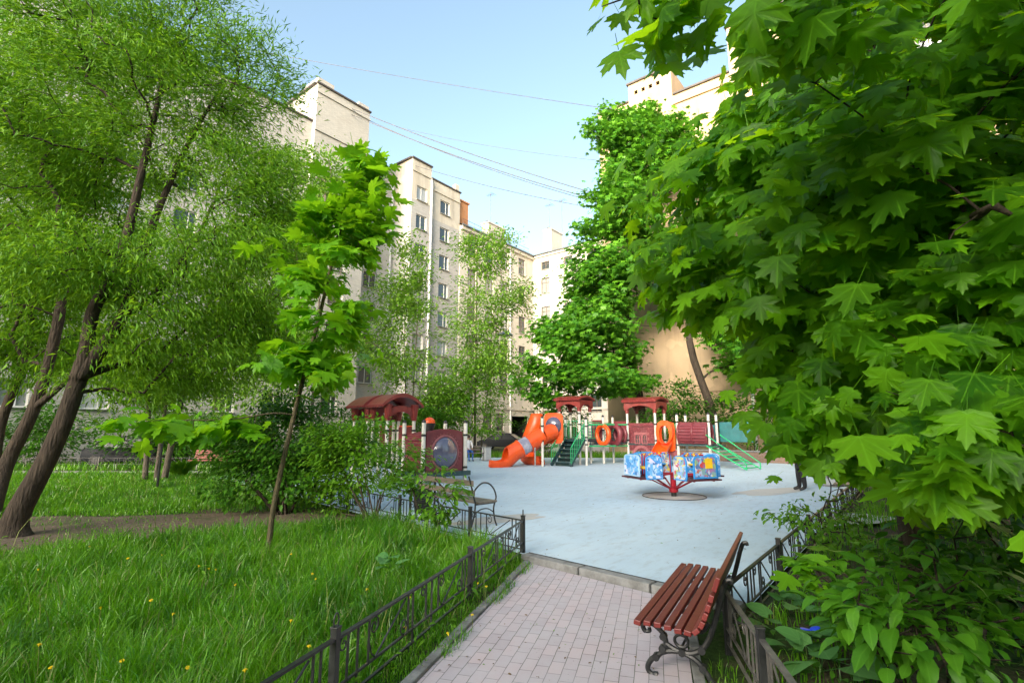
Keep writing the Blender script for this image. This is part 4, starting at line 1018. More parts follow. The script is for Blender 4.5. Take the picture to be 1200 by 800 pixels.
# ------------------------------------------------------------------ carousel
g = G(790,584); CC = Vector((g.x,g.y,.06))
mb = MB(); mb.lathe([(0,.004),(.80,.004),(.82,.0)], n=48); o = mb.build('ground_plate', M['sand']); o.location = CC
cr = thing('carousel', 'red children\'s carousel with blue printed seat boards standing in the middle of the playground', 'carousel', CC, .35)
o.parent = cr; o.location = (0,0,0); 
mb = MB(); mb.tube([(.81*math.cos(a),.81*math.sin(a),.008) for a in np.linspace(0,2*PI,49)[:-1]], .012, 6, closed=True); mb.build('plate_rim', M['iron'], cr)
mb = MB(); mb.tube([(0,0,0),(0,0,.12)], .07, 14); mb.build('pivot', M['iron'], cr)
mb = MB(); mb.tube([(0,0,.10),(0,0,.62)], .075, 16); mb.lathe([(.075,.12),(.12,.12),(.12,.22),(.075,.24)], n=16); mb.build('hub', M['carred'], cr, smooth=True)
for k in range(4):
    a = k*PI/2; c, s = math.cos(a), math.sin(a); mb = MB()
    for o_ in (-.10,.10):
        mb.beam((-s*o_*.4,c*o_*.4,.60),(1.22*c-s*o_*3,1.22*s+c*o_*3,.50), .04, .04)
        mb.beam((.09*c-s*o_*.3,.09*s+c*o_*.3,.20),(.75*c-s*o_*2,.75*s+c*o_*2,.52), .032, .032)
    mb.beam((1.0*c-s*.45,1.0*s+c*.45,.50),(1.0*c+s*.45,1.0*s-c*.45,.50), .04, .04)
    mb.build('arm', M['carred'], cr)
def rounded(w, h, r=.12, n=6):
    out = [(0,0),(w,0)]
    out += [(w-r+r*math.cos(x), h-r+r*math.sin(x)) for x in np.linspace(0,PI/2,n)]+[(r+r*math.cos(x), h-r+r*math.sin(x)) for x in np.linspace(PI/2,PI,n)]
    return out
for k in range(4):
    st = bpy.data.objects.new('seat_unit', None); COL.objects.link(st); st.parent = cr; st.rotation_euler = (0,0,k*PI/2); KIDS.setdefault(cr.name,[]).append(st)
    # local: +x outwards
    mb = MB(); mb.box((.92,0,.52), (.72,.95,.035)); mb.build('floor_plate', M['cardeck'], st)
    mb = MB(); mb.box((1.0,0,.78), (.30,.86,.04)); mb.build('seat', M['blueedge' if k%2 else 'yellow'], st, bevel=.01)
    X, Z = Vector((1,0,0)), (0,0,1)
    for s_ in (-1,1):
        ol = rounded(.50,.60,.16); mb = MB(); mb.prism(ol, (.66,s_*.46-.02,.50), X, Z, (0,.04,0)); sb = mb.build('side_board', M['blueedge'], st, bevel=.008)
        il = [(.025+x*.9, .03+z*.91) for x, z in ol]
        mb = MB(); mb.prism(il, (.66,s_*.46+(s_*.021 if s_ > 0 else -.025),.50), X, Z, (0,.004,0)); mb.prism(il, (.66,s_*.46-(s_*.025 if s_ > 0 else -.021),.50), X, Z, (0,.004,0)); mb.build('printed_board', M['print_blue' if (k+s_)%2 else 'print_mix'], sb)
    mb = MB(); mb.tube([(.66,-.42,.52),(.66,-.42,1.08),(.66,.42,1.08),(.66,.42,.52)], .018, 8); mb.build('hand_rail', M['carred'], st, smooth=True)
    mb = MB()
    for j in range(6): mb.lathe([(0,-.032),(.028,-.016),(.032,0),(.028,.016),(0,.032)], (.66,-.3+.12*j,1.08), 8, mi=j%2)
    mb.build('bead', [M['yellow'],M['blueedge']], st, smooth=True)
    ol = rounded(.70,.54,.12); mb = MB(); mb.prism(ol, (1.24,-.35,.56), (0,1,0), Z, (.035,0,0)); bb = mb.build('back_board', M['blueedge' if k%2 else 'paleblue'], st, bevel=.008)
    il = [(.04+x*.89, .04+z*.87) for x, z in ol]; mb = MB(); mb.prism(il, (1.276,-.35,.56), (0,1,0), Z, (.004,0,0)); mb.prism(il, (1.235,-.35,.56), (0,1,0), Z, (.004,0,0)); mb.build('printed_board', M['print_mix' if k%2 else 'print_blue'], bb)
    if k%2: mb = MB(); mb.prism([(.34,.24),(.56,.24),(.56,.48),(.34,.48)], (1.285,-.35,.56), (0,1,0), Z, (.006,0,0)); mb.build('yellow_plate', M['yellow'], bb)
# ------------------------------------------------------------------ train playhouse
TF1 = at(495,560,17.2); TF1 = Vector((TF1.x,TF1.y,.06))
TANG = math.radians(90-48)                                # local +x: from the near post to the right post
tr = thing('train_playhouse', 'dark red toy train playhouse with a round smoky window and arched cabin roofs', 'playhouse', TF1, TANG)
TL, TD = 1.72, 1.25
for p in ((0,0),(TL,0),(0,TD),(TL,TD)): play_post(tr, Vector((*p,0)), 1.98, .07, (.45,1.55))
mb = MB()
low = [(-TL*.43+TL*.86*i/12, 1.42+.20*math.sin(PI*i/12)**.8) for i in range(13)]
outl = [(-TL*.43,.35),(TL*.43,.35)]+[(x,z) for x, z in reversed(low)]
n_ = 32
def fit(n, f):
    return [f(2*PI*i/n) for i in range(n)]
def panel_outer(a):
    c, s = math.cos(a), math.sin(a); x = TL*.43*max(-1,min(1,c*1.42)); z = .98+.68*max(-1,min(1,s*1.42))
    if s > 0: z += .10*math.cos(x/(TL*.43)*PI/2)*max(0,min(1,(s*1.42)))
    return (x, z)
mb.ring_prism(fit(n_,panel_outer), [(.50*math.cos(2*PI*i/n_), .96+.53*math.sin(2*PI*i/n_)) for i in range(n_)], (TL/2,0,0), (1,0,0), (0,0,1), (0,.08,0))
fp = mb.build('front_panel', M['maroon'], tr)
mb = MB(); mb.tube([(TL/2+.53*math.cos(a),-.005,.96+.56*math.sin(a)) for a in np.linspace(0,2*PI,41)[:-1]], .045, 8, closed=True)
for i in range(30): a = 2*PI*i/30; mb.lathe([(0,-.02),(.022,-.012),(.022,.012),(0,.02)], (TL/2+.63*math.cos(a),-.012,.96+.64*math.sin(a)), 6)
mb.build('window_rim', M['maroon_lt'], fp, smooth=True)
mb = MB(); V = []
for i in range(8):
    ph = PI/2*i/7
    for k in range(28): a = 2*PI*k/28; V.append((TL/2+.51*math.cos(ph)*math.cos(a), .03-.26*math.sin(ph), .96+.54*math.cos(ph)*math.sin(a)))
mb.add(V, [(i*28+k, i*28+(k+1)%28, (i+1)*28+(k+1)%28, (i+1)*28+k) for i in range(7) for k in range(28)]); mb.build('bubble_window', M['bubble'], fp, smooth=True)
mb = MB()
mb.box((.05,TD/2,.92), (.04,TD-.2,1.0))
for i in range(9): z = .42+i*.125; mb.tube([(.02+.06*math.sin(PI*i/8),.1,z),(.02+.06*math.sin(PI*i/8),TD-.1,z)], .066, 8)
mb.build('boiler_side', M['maroon'], tr, smooth=True); mb = MB(); mb.box((TL-.05,TD/2,.92), (.04,TD-.2,1.0))
for i in range(9): z = .42+i*.125; mb.tube([(TL-.02,.1,z),(TL-.02,TD-.1,z)], .066, 8)
mb.build('boiler_side', M['maroon'], tr, smooth=True)
mb = MB()
for i in range(12): a = PI*i/11; mb.tube([(TL/2-(TL/2-.1)*math.cos(a),.08,1.42+.16*math.sin(a)),(TL/2-(TL/2-.1)*math.cos(a),TD-.08,1.42+.16*math.sin(a))], .10, 8)
mb.build('boiler_top', M['maroon'], tr, smooth=True)
mb = MB(); mb.lathe([(.0,1.55),(.12,1.55),(.13,1.70),(.21,1.92),(.21,1.96),(.0,1.96)], (TL*.36,TD*.5,0), 16); fn = mb.build('funnel', M['clamp'], tr, smooth=True)
mb = MB(); mb.lathe([(.20,1.96),(.19,2.06),(.10,2.14),(.0,2.16)], (TL*.36,TD*.5,0), 16); mb.build('funnel_top', M['orange'], fn, smooth=True)
mb = MB(); mb.box((TL/2,TD/2,.26), (TL+.3,TD+.3,.16)); mb.build('base_deck', M['teal'], tr, bevel=.02)
# two cabins behind with arched roofs
for j in range(2):
    y0, y1 = TD+.45+j*1.25, TD+1.55+j*1.25; XO = -.42-.12*j
    cabp = [(XO,y0),(XO+TL*.62,y0),(XO,y1),(XO+TL*.62,y1)]
    for p in cabp: play_post(tr, Vector((*p,0)), 2.55, .062, (1.2,1.7), cap=False)
    x0, x1 = XO-.28, XO+TL*.62+.28; mb = MB(); N = 14
    V = []
    for yy in (y0-.16,y1+.16):
        for k in range(N+1): x = x0+(x1-x0)*k/N; V.append((x,yy,2.62+.40*math.sin(PI*k/N)**.85))
        for k in range(N+1): x = x0+(x1-x0)*k/N; V.append((x,yy,2.52+.36*math.sin(PI*k/N)**.85))
    m = 2*(N+1)
    for k in range(N): mb_f = [(k,k+1,m+k+1,m+k),(N+1+k,m+N+1+k,m+N+2+k,N+2+k),(k,N+1+k,N+2+k,k+1),(m+k,m+k+1,m+N+2+k,m+N+1+k)]; mb.add([], []); mb.f += mb_f; mb.m += [0]*4
    mb.v += V; mb.f += [(0,m,m+N+1,N+1),(N,2*N+1,m+2*N+1,m+N)]; mb.m += [0,0]
    # scalloped eaves
    for k in range(12):
        yy = y0-.16+(y1-y0+.32)*(k+.5)/12
        for xx in (x0,x1): mb.lathe([(.0,-.075),(.055,-.04),(.06,.02),(.0,.05)], (xx,yy,2.58), 8)
    rf = mb.build('cabin_roof', M['roofred'], tr)
    for p in cabp: mb = MB(); mb.tube([(p[0],p[1],2.05),(p[0],p[1],2.25),(p[0],p[1],2.62)], [.085,.12,.15], 10); mb.build('roof_bracket', M['roofred'], rf)
    for yy in (y0,y1):
        mb = MB()
        for k in range(8):
            a0_, a1_ = PI*k/8, PI*(k+1)/8; w_ = TL*.62
            mb.beam((XO+w_/2-w_/2*math.cos(a0_),yy,2.12+.36*math.sin(a0_)),(XO+w_/2-w_/2*math.cos(a1_),yy,2.12+.36*math.sin(a1_)), .09, .22)
        mb.build('roof_arch', M['roofred'], rf)
    mb = MB(); mb.box((XO+TL*.62,(y0+y1)/2,1.45), (.05,1.0,.75)); mb.build('cabin_panel', M['maroon'], tr, bevel=.02)
    mb = MB(); mb.tube([(XO+TL*.3,y0+.05,1.85),(XO+TL*.62,y0+.05,1.85)], .03, 8); mb.build('cabin_rail', M['orange'], tr)
# ------------------------------------------------------------------ overhead cables, hanging lamp
def cable(label, a, b, sag, r=.036):
    a, b = Vector(a), Vector(b); mb = MB()
    pts = [a.lerp(b, i/24)-Vector((0,0,sag*4*(i/24)*(1-i/24))) for i in range(25)]
    mb.tube(pts, r, 5); o = mb.build('overhead_cable', M['wire']); tag(o, label, 'cable', 'cables across the sky'); return o
b1top = lambda px, py: at(px, py, 41)
cable('upper of the two paired cables from the tall left block towards the big maple', at(376,112,41.5), at(722,234,38.0), .5)
cable('lower of the two paired cables from the tall left block towards the big maple', at(376,118,41.6), at(722,240,38.0), .7)
cable('cable just below the paired cables, starting at the right end of the tall left parapet', at(432,141,43), at(722,243,38.0), .6, .028)
cable('lowest thin cable, running from the grey block chimney towards the big maple', at(480,192,47), at(722,248,38.0), .4, .028)
cable('highest faint cable, from the willow across the open sky towards the right house', at(250,50,42), at(760,134,36.4), .3, .022)
cable('faint cable crossing the sky between the paired cables and the highest one', at(470,150,48), at(722,190,38), .4, .018)
LA, LB = at(520,362,42), at(770,382,35.5)
cable('thin span wire that carries the hanging street lamp in front of the cream house', LA, LB, .25, .022)
hl = at(592,393,39.2)
t = thing('hanging_lamp', 'grey dome street lamp hanging from a wire in front of the cream house', 'lamp', hl)
mb = MB(); mb.lathe([(.0,.42),(.10,.40),(.16,.30),(.50,.18),(.62,.02),(.60,0),(.48,.14),(.0,.22)], n=24); mb.build('lamp_shade', M['lampgrey'], t, smooth=True)
mb = MB(); mb.lathe([(.0,-.16),(.22,-.12),(.42,-.02),(.48,.06),(.0,.10)], n=24); mb.build('lamp_glass', M['lampglass'], t, smooth=True)
mb = MB(); mb.tube([(0,0,.4),(0,0,.75)], .03, 6); mb.box((0,0,.72), (.2,.06,.08)); mb.build('hanger', M['lampgrey'], t)
# ------------------------------------------------------------------ people
def skin_body(name, joints, edges, mats, region, parent=None):
    """joints: name -> (pos, radius or (rx,ry)); one continuous skinned body"""
    names = list(joints); me = bpy.data.meshes.new(name)
    me.from_pydata([joints[n][0] for n in names], [(names.index(a), names.index(b)) for a, b in edges], [])
    o = bpy.data.objects.new(name, me); COL.objects.link(o)
    sk = o.modifiers.new('skin','SKIN'); sk.use_smooth_shade = True
    ly = me.skin_vertices[0].data
    for i, n in enumerate(names):
        r = joints[n][1]; ly[i].radius = r if hasattr(r,'__len__') else (r, r); ly[i].use_root = (i == 0)
    ss = o.modifiers.new('sub','SUBSURF'); ss.levels = 2; ss.render_levels = 2
    bpy.context.view_layer.update()
    dg = bpy.context.evaluated_depsgraph_get(); m2 = bpy.data.meshes.new_from_object(o.evaluated_get(dg))
    o.modifiers.clear(); o.data = m2; m2.materials.clear()
    for m in mats: m2.materials.append(m)
    for p in m2.polygons: p.material_index = region(p.center); p.use_smooth = True
    return o
def human(kind, loc, rz, pose, label, region, mats, hair_r=.105, hair_long=False):
    J = pose; E = [('pelvis','belly'),('belly','chest'),('chest','neck'),('neck','head'),('head','crown')]
    for s in 'lr':
        E += [('pelvis','hip'+s),('hip'+s,'knee'+s),('knee'+s,'ankle'+s),('ankle'+s,'toe'+s),('chest','sho'+s),('sho'+s,'elb'+s),('elb'+s,'wri'+s),('wri'+s,'palm'+s)]
        # five fingers
        w, p = Vector(J['wri'+s][0]), Vector(J['palm'+s][0]); d = (p-w).normalized(); sd = d.cross(Vector((0,0,1))); sd = sd.normalized() if sd.length > .1 else Vector((1,0,0))
        for k, (off, ln) in enumerate(((-.035,.055),(-.014,.075),(.008,.08),(.028,.07),(.045,.055))):
            n1 = f'f{s}{k}'; J[n1] = (p+sd*off+d*ln*(.6 if k == 0 else 1), .009); E.append(('palm'+s, n1))
    J = {k: (tuple(v[0]), v[1]) for k, v in J.items()}
    o = skin_body('person', J, E, mats, region)
    o.location = loc; o.rotation_euler = (0,0,rz)
    hd = Vector(J['head'][0]); mb = MB()
    mb.lathe([(0,.135),(.06,.125),(.10,.085),(.112,.02),(.108,-.03),(.09,-.06)], tuple(hd+Vector((0,-.018,.05))), 16)
    if hair_long: mb.lathe([(.10,.02),(.105,-.08),(.09,-.20),(.05,-.26)], tuple(hd+Vector((0,-.04,.04))), 12, arc=PI, a0=PI)
    mb.build('hair', M['hair'], o, smooth=True)
    mb = MB(); f = hd+Vector((0,.10,0))
    mb.lathe([(0,-.02),(.016,-.012),(.012,.02),(0,.035)], tuple(f+Vector((0,.006,-.005))), 8)
    mb.build('nose', M['skin'], o, smooth=True)
    for sx in (-1,1): mb = MB(); mb.lathe([(0,-.02),(.02,-.01),(.02,.02),(0,.03)], tuple(hd+Vector((sx*.088,0,.0))), 8); mb.build('ear', M['skin'], o, smooth=True)
    for sx in (-1,1): mb = MB(); mb.lathe([(0,-.011),(.014,0),(0,.011)], tuple(f+Vector((sx*.034,-.014,.025))), 8); mb.build('eye', M['hair'], o, smooth=True)
    mb = MB(); mb.box(tuple(f+Vector((0,-.008,-.045))), (.045,.012,.010)); mb.build('mouth', M['hair'], o)
    tag(o, label, 'person'); return o
def V3(*a): return Vector(a)
sit = {'pelvis':(V3(0,0,.56),(.16,.13)),'belly':(V3(0,-.02,.76),(.14,.11)),'chest':(V3(0,.0,1.0),(.16,.115)),'neck':(V3(0,.03,1.17),.055),'head':(V3(0,.06,1.27),(.075,.09)),'crown':(V3(0,.06,1.38),.07)}
stand = {'pelvis':(V3(0,0,.93),(.155,.12)),'belly':(V3(0,0,1.10),(.145,.11)),'chest':(V3(0,0,1.34),(.18,.125)),'neck':(V3(0,.01,1.51),.06),'head':(V3(0,.03,1.60),(.075,.09)),'crown':(V3(0,.025,1.71),.07)}
for s, x in (('l',-1),('r',1)):
    sit['hip'+s] = (V3(.10*x,.04,.54),.095); sit['knee'+s] = (V3(.13*x,.46,.50),.065); sit['ankle'+s] = (V3(.12*x,.50+.06*x,.09),.042); sit['toe'+s] = (V3(.13*x,.66+.06*x,.035),.034)
    sit['sho'+s] = (V3(.19*x,0,1.08),.062); sit['elb'+s] = (V3(.24*x,.10,.82),.042); sit['wri'+s] = (V3(.13*x,.32,.68),.028); sit['palm'+s] = (V3(.10*x,.39,.66),(.034,.018))
    stand['hip'+s] = (V3(.095*x,0,.90),.115); stand['knee'+s] = (V3(.10*x,.02+.03*x,.50),.085); stand['ankle'+s] = (V3(.10*x,.05*x,.09),.062); stand['toe'+s] = (V3(.11*x,.17+.05*x,.035),.038)
    stand['sho'+s] = (V3(.21*x,0,1.42),.07); stand['elb'+s] = (V3(.27*x,-.02,1.14),.048); stand['wri'+s] = (V3(.25*x,.12,.93),.032); stand['palm'+s] = (V3(.24*x,.17,.86),(.036,.02))
g = G(548,541)
def reg_sit(c): return 0 if (c.z > 1.16 or (c.y > .27 and .6 < c.z < .75 and abs(c.x) < .2 and c.z > .61)) else (1 if (c.z > .62 and c.y < .3) else (3 if c.z < .08 else 2))
human('sit', (g.x,g.y,.06), -2.7, sit, 'person in a white top and blue jeans sitting far left beyond the playground', reg_sit, [M['skin'],M['white_top'],M['jeans'],M['shoe']], hair_long=True)
def reg_st(c): return 0 if (c.z > 1.5 or c.z < .90 and abs(c.x) > .2) else (2 if c.z < .09 else 1)
g = G(941,577); human('stand', (g.x,g.y,.06), 1.3, stand, 'person in near-black clothes standing by the right fence, half hidden by maple leaves', reg_st, [M['skin'],M['dark_cloth'],M['shoe']])
pp = bpy.data.objects[[o.name for o in COL.objects if o.name.startswith('person') and 'near-black' in str(o.get('label',''))][0]]
mb = MB(); prof_ = [(.150,.60),(.165,.62),(.180,.80),(.178,1.0),(.185,1.2),(.195,1.36),(.15,1.46),(.075,1.52)]
V = []
for r_, z_ in prof_:
    for k in range(24): a = 2*PI*k/24; V.append((r_*1.12*math.cos(a)*(1+.02*math.sin(5*a+z_*9)), r_*.86*math.sin(a)*(1+.03*math.sin(3*a+z_*7)), z_))
mb.add(V, [(i*24+k, i*24+(k+1)%24, (i+1)*24+(k+1)%24, (i+1)*24+k) for i in range(7) for k in range(24)]); co_ = mb.build('coat', M['dark_cloth'], pp, smooth=True); so_ = co_.modifiers.new('thick','SOLIDIFY'); so_.thickness = .015
g = G(540,541); bb = G(548,541); iron_bench('dark iron bench under the shrubs, the one the seated person uses', (bb.x+.75,bb.y+.28,.06), PI+.42)
# ------------------------------------------------------------------ red bench far left, cars behind the hedge
g = at(229,546,22.2)
t = thing('park_bench', 'faded red slat bench far behind the left lawn, beside the white-painted sapling', 'bench', (g.x,23.4,0), PI)
for i in range(5): mb = MB(); mb.box((0,-.09*i+.2,.45), (1.9,.075,.035)); mb.build('seat_slat', M['redslat2'], t)
for i in range(4): mb = MB(); mb.box((0,-.27-.025*i,.55+.10*i), (1.9,.03,.085)); mb.build('back_slat', M['redslat2'], t)
for x in (-.8,.8):
    mb = MB(); mb.beam((x,.22,0),(x,.20,.42), .05, .05); mb.beam((x,-.22,0),(x,-.36,.92), .05, .05); mb.beam((x,.22,.42),(x,-.26,.42), .05, .04); mb.build('bench_leg', M['iron'], t)
def car(label, loc, rz):
    t = thing('parked_car', label, 'car', loc, rz)
    st = [(-2.15,.35,.55,.72),(-2.1,.3,.86,.80),(-1.2,.28,.98,.86),(1.0,.28,.98,.86),(1.9,.3,.84,.82),(2.15,.36,.62,.72)]
    V = []; 
    for x, zb, zt, hw in st: V += [(x,-hw*.94,zb),(x,-hw,(zb+zt)/2),(x,-hw*.92,zt),(x,hw*.92,zt),(x,hw,(zb+zt)/2),(x,hw*.94,zb)]
    mb = MB(); mb.add(V, [(i*6+k, i*6+(k+1)%6, (i+1)*6+(k+1)%6, (i+1)*6+k) for i in range(5) for k in range(6)]+[tuple(range(6)), tuple(range(30,36))]); bd_ = mb.build('body', M['car'], t, smooth=True, bevel=.03, angle=50)
    cab = [(-1.7,.80,.975),(-.95,.66,1.42),(.35,.66,1.45),(1.15,.80,.975)]; V = []
    for x, hw, z in cab: V += [(x,-hw,z),(x,hw,z)]
    lo = [(-1.7,.80),( -.95,.82),(.35,.82),(1.15,.80)]
    mb = MB(); mb.add(V+[(x,-hw,.95) for x, hw in lo]+[(x,hw,.95) for x, hw in lo], [(0,1,3,2),(4,5,7,6),(8,9,2,0),(9,10,4,2),(10,11,6,4),(12,1,3,13),(13,3,5,14),(14,5,7,15)]); mb.build('window_glass', M['carglass'], t)
    mb = MB(); mb.add([(-.98,-.66,1.425),(-.98,.66,1.425),(.36,.66,1.455),(.36,-.66,1.455),(-.3,.6,1.49),(-.3,-.6,1.49)], [(0,1,4,5),(5,4,2,3)]); 
    for sx in (-1,1):
        for (x0, z0, x1, z1, w0, w1) in ((-1.7,.97,-.95,1.43,.80,.66),(.35,1.45,1.15,.97,.66,.80),(-.3,.97,-.3,1.45,.82,.66)): mb.beam((x0,sx*w0,z0),(x1,sx*w1,z1), .07, .07)
    mb.build('roof', M['car'], t)
    for x in (-1.35,1.35):
        for sx in (-1,1):
            mb = MB(); mb.tube([(x,sx*.62,.32),(x,sx*.84,.32)], .32, 20); w_ = mb.build('wheel', M['tyre'], t, smooth=True); mb = MB(); mb.tube([(x,sx*.84,.32),(x,sx*.855,.32)], .19, 16); mb.build('rim', M['iron'], w_)
    for sx in (-1,1): mb = MB(); mb.box((2.08,sx*.55,.68), (.14,.32,.12)); mb.build('headlight', M['carglass'], t, bevel=.02)
    return t
g = at(160,540,26); car('dark parked car half hidden behind the hedge at the far left', (g.x,26.0,0), .1)
g = at(588,516,47); car('dark parked car in front of the dark passage of the cream house', (g.x,g.y,0), ROT_U+PI/2+.3)
# black pole on the lawn
g = G(184,573); t = tag(MB().tube([(0,0,0),(0,0,1.75)], .035, 8).build('pole', M['iron']), 'thin black metal pole standing in the left lawn near the white-painted sapling', 'pole'); t.location = g
# dark fence behind the lawn
fence('iron_fence', 'low dark iron fence along the hedge far behind the left lawn', Vector((-36,24.4,0)), Vector((1,0,0)), [2.1]*12, 0, ())
# blue plastic scrap in the weeds
g = at(950,742,3.5)
t = thing('plastic_scrap', 'small bright blue plastic scrap lying on the burdock leaves at lower right', 'scrap', (g.x,g.y,max(.1,g.z)+.02), .2)
mb = MB()
for s_ in (-1,1):
    P = [(s_*.004,0,0)]+[(s_*(.035+.034*math.cos(a)), .022*math.sin(a), .012+.006*math.cos(a)) for a in np.linspace(PI,-PI,14)[1:-1]]
    mb.add(P, [tuple(range(len(P)))])
o = mb.build('wing', M['bluescrap'], t); sd = o.modifiers.new('thick','SOLIDIFY'); sd.thickness = .004
# ------------------------------------------------------------------ leaf shapes (numpy)
def fan(outline, c, droop=.12, fold=.15, petiole=0.0):
    o = np.array(outline, float); V = np.vstack([[c[0],c[1]], o]); n = len(o)
    T = [(0, 1+i, 1+(i+1)%n) for i in range(n)]
    z = fold*np.abs(V[:,0])-droop*((V[:,1]-.3)**2+V[:,0]**2)
    V = np.column_stack([V, z]); 
    if petiole > 0:
        k = len(V); V = np.vstack([V, [[-.012,0,0],[.012,0,0],[.008,-petiole,.03*petiole],[-.008,-petiole,.03*petiole]]]); T += [(k,k+1,k+2),(k,k+2,k+3)]
    UVv = V[:,:2].copy(); UVv[:,0] = V[:,0]
    return V, np.array(T), UVv
_half = [(0,1.02),(.10,.80),(.20,.80),(.17,.64),(.17,.50),(.27,.56),(.36,.64),(.40,.60),(.60,.68),(.56,.54),(.62,.46),(.50,.40),(.43,.31),(.52,.29),(.70,.18),(.56,.13),(.50,.01),(.30,-.01),(.14,-.08)]
_maple = _half+[(0,0)]+[(-x,y) for x, y in reversed(_half[1:])]
MAPLE = [fan(_maple, (0,.28), d, f, .7) for d, f in ((.22,.10),(.42,.22),(.10,-.06),(.60,.30))]
MAPLE_LO = [fan([(0,1.0),(.13,.5),(.55,.68),(.42,.33),(.62,.10),(.2,0),(-.2,0),(-.62,.10),(-.42,.33),(-.55,.68),(-.13,.5)], (0,.28), d, f) for d, f in ((.3,.15),(.6,.3))]
def oval(w, n=3, droop=.3, fold=.4, pet=.12):
    r = [(0,1.0)]+[(w/2*math.sin(PI*(i/(n+1)))**.85, 1-i/(n+1)) for i in range(1, n+1)]
    return fan(r+[(0,0)]+[(-x,y) for x, y in reversed(r[1:])], (0,.5), droop, fold, pet)
OVAL = [oval(.52,3,.4,.35,.15), oval(.46,3,.7,.2,.15)]
OVAL_LO = [(np.array([[0,0,0],[.26,.5,.05],[0,1,-.1],[-.26,.5,.05]]), np.array([(0,1,2),(0,2,3)]), np.zeros((4,2)))]
NARROW = [(np.array([[0,0,0],[.065,.4,.02],[0,1,-.18],[-.065,.4,.02]]), np.array([(0,1,2),(0,2,3)]), np.zeros((4,2))), (np.array([[0,0,0],[.06,.45,.02],[0,1,-.35],[-.06,.45,.02]]), np.array([(0,1,2),(0,2,3)]), np.zeros((4,2)))]
BURD = [fan([(0,1.0),(.2,.85),(.36,.6),(.42,.3),(.40,.05),(.28,-.12),(.1,-.05),(0,0),(-.1,-.05),(-.28,-.12),(-.40,.05),(-.42,.3),(-.36,.6),(-.2,.85)], (0,.35), d, f, .9) for d, f in ((.35,.25),(.5,.1))]
def norm(a): return a/np.maximum(np.linalg.norm(a, axis=1, keepdims=True), 1e-9)
def leaves_mesh(name, mat, tmpl, P, T, Nn, S, rng):
    """place leaf templates at P with tip direction T, normal Nn and size S"""
    P = np.asarray(P); T = norm(np.asarray(T)); X = norm(np.cross(T, Nn)); Z = np.cross(X, T)
    which = rng.integers(0, len(tmpl), len(P)); VV, FF, UU = [], [], []; k = 0
    for w, (v, f, u) in enumerate(tmpl):
        idx = np.where(which == w)[0]; m = len(idx)
        if m == 0: continue
        s = S[idx][:,None,None]
        vz = v[None,:,2]*rng.uniform(.3,1.7,(m,1))+rng.normal(0,.16,(m,1))*(v[None,:,0]*v[None,:,1])+rng.normal(0,.14,(m,1))*v[None,:,0]**2
        V = P[idx][:,None,:]+s*(X[idx][:,None,:]*v[None,:,0:1]+T[idx][:,None,:]*v[None,:,1:2]+Z[idx][:,None,:]*vz[:,:,None])
        F = f[None]+(np.arange(m)*len(v))[:,None,None]+k
        VV.append(V.reshape(-1,3)); FF.append(F.reshape(-1,3)); UU.append(np.tile(u[f].reshape(-1,2), (m,1))); k += m*len(v)
    return np_mesh(name, np.vstack(VV), np.vstack(FF), mat, np.vstack(UU))
def sample_ell(ells, n, rng, shell=.55):
    """points in a union of ellipsoids, denser towards the outside (foliage sits on the light side)"""
    vol = np.array([e[1][0]*e[1][1]*e[1][2]*(e[2] if len(e) > 2 else 1.0) for e in ells]); vol = vol**.8/np.sum(vol**.8)
    cnt = rng.multinomial(n, vol); out = []
    for e, c in zip(ells, cnt):
        d = norm(rng.normal(size=(c,3))); r = rng.random(c)**(1/3); r = shell+(1-shell)*r if False else np.maximum(r, rng.random(c)*shell)
        out.append(np.array(e[0])[None]+d*r[:,None]*np.array(e[1])[None])
    return np.vstack(out)
def skeleton(trunks, att, rng, seg=3, pen=.32, wob=.06):
    """trunks: list of [(pos, radius), ...]; branches grow from them to every attractor"""
    P, par, rad, plen = [], [], [], []
    for tr in trunks:
        last = -1
        if len(tr) and len(P):
            d = [np.linalg.norm(np.array(tr[0][0])-p) for p in P]; j = int(np.argmin(d)); last = j if d[j] < .35 else -1
        pts = smooth_path([p for p, _ in tr], 4); rs = np.interp(np.linspace(0, len(tr)-1, len(pts)), range(len(tr)), [r for _, r in tr])
        for i, p in enumerate(pts):
            P.append(np.array(p)); par.append(last); rad.append(float(rs[i])); plen.append(0 if last < 0 else plen[last]+np.linalg.norm(P[-1]-P[last])); last = len(P)-1
    nt = len(P); fixed = list(rad)
    A = np.asarray(att); TP = np.array(P[:nt]); dist = np.min(np.linalg.norm(A[:,None]-TP[None], axis=2), axis=1); order = np.argsort(dist)
    tips = []
    for ai in order:
        a = A[ai]; Q = np.array(P); d = np.linalg.norm(Q-a, axis=1); cost = d+pen*np.array(plen)*.5+.25*np.maximum(0, Q[:,2]-a[2])
        # branches leave the lower trunk only reluctantly
        j = int(np.argmin(cost)); p0 = P[j]; L = d[j]
        if L < .02: tips.append(j); continue
        m = max(1, min(seg, int(L/.25)+1)); last = j
        for k in range(1, m+1):
            s = k/m; q = p0+(a-p0)*s+np.array([0,0,.10*L*math.sin(PI*s)])+(rng.normal(size=3)*wob*L*(1-s) if k < m else 0)
            P.append(q); par.append(last); plen.append(plen[last]+L/m); last = len(P)-1; fixed.append(None)
        tips.append(last)
    cnt = np.zeros(len(P)); 
    for t_ in tips: cnt[t_] += 1
    for i in range(len(P)-1, -1, -1):
        if par[i] >= 0: cnt[par[i]] += cnt[i]
    return P, par, cnt, fixed, tips
